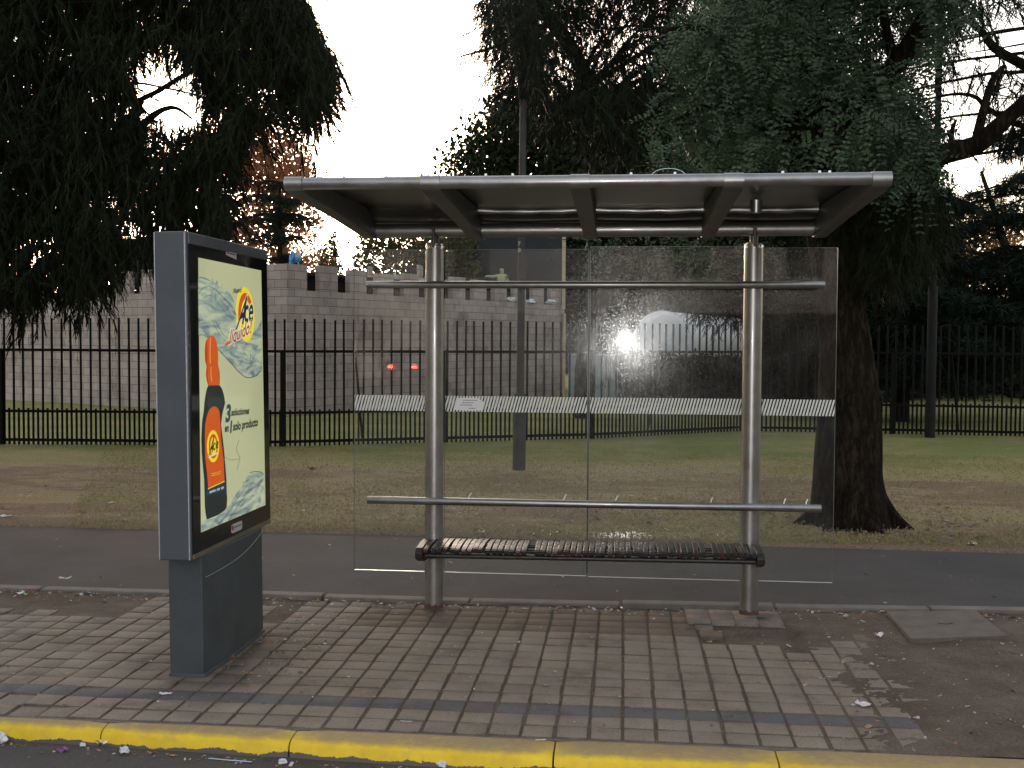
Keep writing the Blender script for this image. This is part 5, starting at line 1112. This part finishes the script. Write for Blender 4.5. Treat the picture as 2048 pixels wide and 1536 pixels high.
paper('wrapper', 52, 1190, .03, .03, .2, (.25, .42, .08), 'bright green scrap beside the pink wrapper', curl=.01)
paper('paper_scrap', 40, 1188, .045, .03, .9, (.6, .6, .6), 'white scrap left of the green scrap on the dirt', curl=.012)
paper('tissue', 12, 1034, .10, .08, .3, (.62, .62, .62), 'white tissue at the lawn edge far left', curl=.02)
paper('paper_scrap', 1727, 1412, .07, .045, -.5, (.62, .55, .56), 'crumpled white paper on the dirt covered slabs at right', curl=.015)
paper('paper_scrap', 1757, 1276, .05, .04, .4, (.65, .65, .66), 'white scrap between the access cover and the sunken slabs', curl=.02, z=.012)
paper('paper_scrap', 963, 1065, .055, .05, .2, (.55, .48, .46), 'pinkish paper at the lawn edge above the bench left part', curl=.015)
paper('paper_scrap', 1110, 1066, .07, .05, .2, (.5, .52, .54), 'grey white paper at the lawn edge behind the bench', curl=.015)
paper('cellophane', 1083, 1063, .05, .04, .2, (.25, .45, .42), 'turquoise scrap left of the grey white paper behind the bench', curl=.015)
paper('paper_scrap', 1946, 1090, .08, .06, .4, (.6, .6, .62), 'white paper at the lawn edge far right', curl=.02)
paper('cigarette_end', 1081, 1484, .045, .011, .2, (.6, .6, .6), 'white stub on the worn top of the yellow kerb', z=.008, curl=.001)
paper('lolly_stick', 813, 1444, .055, .008, .0, (.5, .5, .48), 'pale flat stick on the front paving rows', z=.002, curl=.001)
paper('dry_leaf', 460, 1319, .045, .03, .5, (.45, .14, .03), 'orange dry leaf beside the pedestal foot', curl=.012)
paper('dry_leaf', 136, 1349, .03, .02, .5, (.42, .17, .03), 'orange leaf bit on the left paving', curl=.006)
paper('dry_leaf', 1419, 1280, .03, .022, .2, (.40, .20, .04), 'orange leaf in the hollow beside the right post', curl=.006, z=-.012)
paper('dry_leaf', 625, 938, .13, .09, .1, (.16, .05, .03), 'dark red leaf clump on the lawn between sign and lamp', curl=.03)
rz = -.075
paper('drinking_straw', 460, 1523, .20, .008, -.10, (.45, .58, .66), 'pale blue drinking straw lying in the gutter', z=.004, zb=rz, curl=.001)
paper('torn_strip', 206, 1491, .062, .028, -.25, (.62, .64, .66), 'white torn strip leaning in the gutter at the kerb joint', z=.012, zb=rz, curl=.02)
paper('wrapper', 125, 1503, .05, .03, .2, (.16, .04, .18), 'purple wrapper in the gutter at left', zb=rz, curl=.012)
paper('brick_chip', 345, 1513, .026, .014, .1, (.55, .22, .08), 'orange chip in the gutter left of the straw', zb=rz, curl=.002)
for px, py, sz, lb in ((-2, 1484, .055, 'round white plastic cup remains in the gutter at the far left'), (250, 1505, .03, 'crumpled silver foil in the gutter right of the torn strip'), (168, 1492, .018, 'shiny clear scrap in the gutter left of the torn strip'), (566, 1527, .024, 'crumpled white paper in the gutter under the second kerb joint'), (885, 1534, .03, 'white crumpled paper at the bottom edge under the kerb')):
    c_ = G(px, py, rz); crumple('crumpled_paper', (c_.x, c_.y-.01, rz+.002), (sz*.75, sz*.5, sz*.42), (.48, .49, .5), lb, 'litter', 'litter on the ground', seed=int(px+9))
# fine crumbs and leaf bits: uncountable
r_ = random.Random(99); v = []; fc = []; cc = []
cols = [(.36, .36, .36), (.28, .18, .07), (.12, .06, .03), (.10, .07, .05), (.05, .035, .02), (.26, .10, .03), (.40, .37, .32)]
def crumb(x, y, z, s_):
    a = r_.uniform(0, 6.3); o = len(v); c_ = r_.choice(cols); q_ = r_.uniform(.4, 1); t_ = r_.uniform(-.3, .5)
    for (i, j) in ((-1, -1), (1, -1), (1, 1), (-1, 1)):
        xx = i*s_; yy = j*s_*q_; v.append((x+xx*math.cos(a)-yy*math.sin(a), y+xx*math.sin(a)+yy*math.cos(a), z+s_*.4+i*s_*t_)); cc.append(c_)
    fc.append((o, o+1, o+2, o+3))
for k in range(900):
    x = r_.uniform(-5, 3.4); y = r_.uniform(4.95, 7.3); crumb(x, y, max(0, dirt_h(x, y)), abs(r_.gauss(0, .0035))+.0015)
for k in range(1300):
    x = r_.uniform(-5, 3.6); y = curb_y(x)-.06-abs(r_.gauss(0, .10)); crumb(x, y, max(0, dirt_h(x, y)), abs(r_.gauss(0, .006))+.002)
for k in range(700):
    x = r_.uniform(.9, 3.4); y = r_.uniform(5, 7.4); crumb(x, y, dirt_h(x, y), abs(r_.gauss(0, .005))+.002)
for k in range(500):
    x = r_.uniform(-3.2, 2); y = 4.64+max(0, -.5-x)*.045-abs(r_.gauss(0, .05)); crumb(x, y, rz, abs(r_.gauss(0, .004))+.0015)
for k in range(120):
    x = r_.uniform(-5, 3.6); crumb(x, r_.uniform(7.6, 9.8), -.012, abs(r_.gauss(0, .006))+.003)
for k in range(900):
    x = r_.uniform(-7, 6); y = 10.0+abs(r_.gauss(0, 1.6)); crumb(x, y, .005, abs(r_.gauss(0, .010))+.004)
for k in range(1500):
    a = r_.uniform(0, 6.3); q_ = .45+abs(r_.gauss(0, .7)); c_ = (2.25+q_*math.cos(a)*1.4, 11.0+q_*math.sin(a)); 
    if c_[1] > 10.0: crumb(c_[0], c_[1], .006, abs(r_.gauss(0, .010))+.004); cc[-4:] = [r_.choice(((.10, .05, .025), (.16, .09, .045), (.07, .04, .02), (.20, .13, .07)))]*4
for k in range(160):
    a = r_.uniform(0, 6.3); x = -2.2+r_.uniform(.1, .55); y = r_.uniform(5.55, 6.9); crumb(x, y, .001, .003+abs(r_.gauss(0, .004)))
mt, t, b = nodes('crumb_bits'); at = t.nodes.new('ShaderNodeVertexColor'); at.layer_name = 'tint'; t.links.new(at.outputs[0], b.inputs['Base Color']); b.inputs['Roughness'].default_value = .7
tag(rawmesh('debris', v, fc, mt, col=np.array(cc)), kind='stuff', label='scattered crumbs, grit and leaf bits on the ground', cat='debris')

# ------------------------------------------------------------ behind the camera: mirrored car; wall, building and trees added to shape reflections
car = thing('parked_car', 'dark car with lit red tail lamps, seen mirrored in the left glass', 'car')
cx, cy = -9.1, -31.0; CP = mat('car_paint', (.03, .03, .035), .25, 0, .05, 4, 0, 60, .5, .5); rz2 = -.075
mb = MB(); prof = [(cy, .25), (cy, .75), (cy-.15, .88), (cy-.7, .95), (cy-1.3, 1.40), (cy-2.5, 1.42), (cy-3.2, .95), (cy-4.1, .82), (cy-4.2, .25)]
mb.prism([(a, b_+rz2) for a, b_ in prof], 'x', cx-.82, cx+.82); mb.build('body', CP, car, bevel=.05)
mb = MB(); mb.add([(cx-.62, cy-.74, .99+rz2), (cx+.62, cy-.74, .99+rz2), (cx+.55, cy-1.24, 1.37+rz2), (cx-.55, cy-1.24, 1.37+rz2)], [(0,1,2,3)]); mb.v = [(a, b_+.02, c_+.02) for a, b_, c_ in mb.v]; mb.build('rear_window', BLACKM, car)
for sx in (-1, 1):
    for wy in (cy-.8, cy-3.3):
        mb = MB(); mb.tube([(cx+sx*.70, wy, .32+rz2), (cx+sx*.86, wy, .32+rz2)], .32, 20); mb.build('wheel', BLACKM, car)
    mb = MB(); mb.box(cx+sx*.5-.09, cx+sx*.5+.09, cy+.002, cy+.03, .66+rz2, .74+rz2); mb.build('tail_lamp', emis('red_lamp', (1, .05, .03), 30), car)
pw = MB(); pw.box(-4.6, 60, -16.4, -16, -.2, 2.5); o = pw.build('added_wall', mat('plaster_wall', (.09, .085, .08), .8, 0, .3, 1), None); tag(o, 'long low dark wall added behind the viewer to darken the glass reflections', 'wall')  # unseen wall added to darken the lower glass reflection

FAC = mat('added_facade_grey', (.42, .42, .43), .8, 0, .3, .5)
bd2 = thing('building', 'long plain grey building added behind the viewer to grey the glass reflections', 'building')
mb = MB(); mb.box(-45, 45, -44, -36, -.2, 8); mb.build('added_facade', FAC, bd2)  # unseen building added to grey down the upper glass reflection
mb = MB(); mb.box(-45.3, 45.3, -44.3, -35.7, 8.002, 8.3); mb.build('roof_slab', FAC, bd2)
for k in range(18):
    for z in (1.2, 4.6):
        x = -42+k*4.9; mb = MB(); mb.box(x, x+1.6, -35.99, -35.95, z, z+1.7); mb.build('window', BLACKM, bd2)
for i, (x, y, lb) in enumerate(((-15, -5, 'dense tree added behind the viewer at the near left to darken reflections'), (-17, 4.0, 'dense tree added far left outside the view to darken reflections'), (15, -5, 'dense tree added behind the viewer at the near right to darken reflections'), (16, 5, 'dense tree added far right outside the view to darken reflections'), (-13, -14, 'dense tree added further back at the left to darken reflections'), (13, -14, 'dense tree added further back at the right to darken reflections'))):  # unseen trees added to darken the sides of the tube reflections
    T = thing('added_tree', lb, 'tree', 'trees added outside the view to darken reflections'); tm = MB(); limb(tm, [(x, y, -.2), (x+.2, y, 3), (x, y, 6)], .25, .1, 10, .1); tm.build('trunk', BARK, T, smooth=True)
    q_ = rng.normal(0, 1, (1500, 3)); q_ = unit(q_)*rng.uniform(.4, 1, (1500, 1))**.5*np.array([3.6, 3.6, 3.4])+np.array([x, y, 5.4]); crown(T, 'crown', BUSHL, [leaves(q_, 8, .35, .3)])
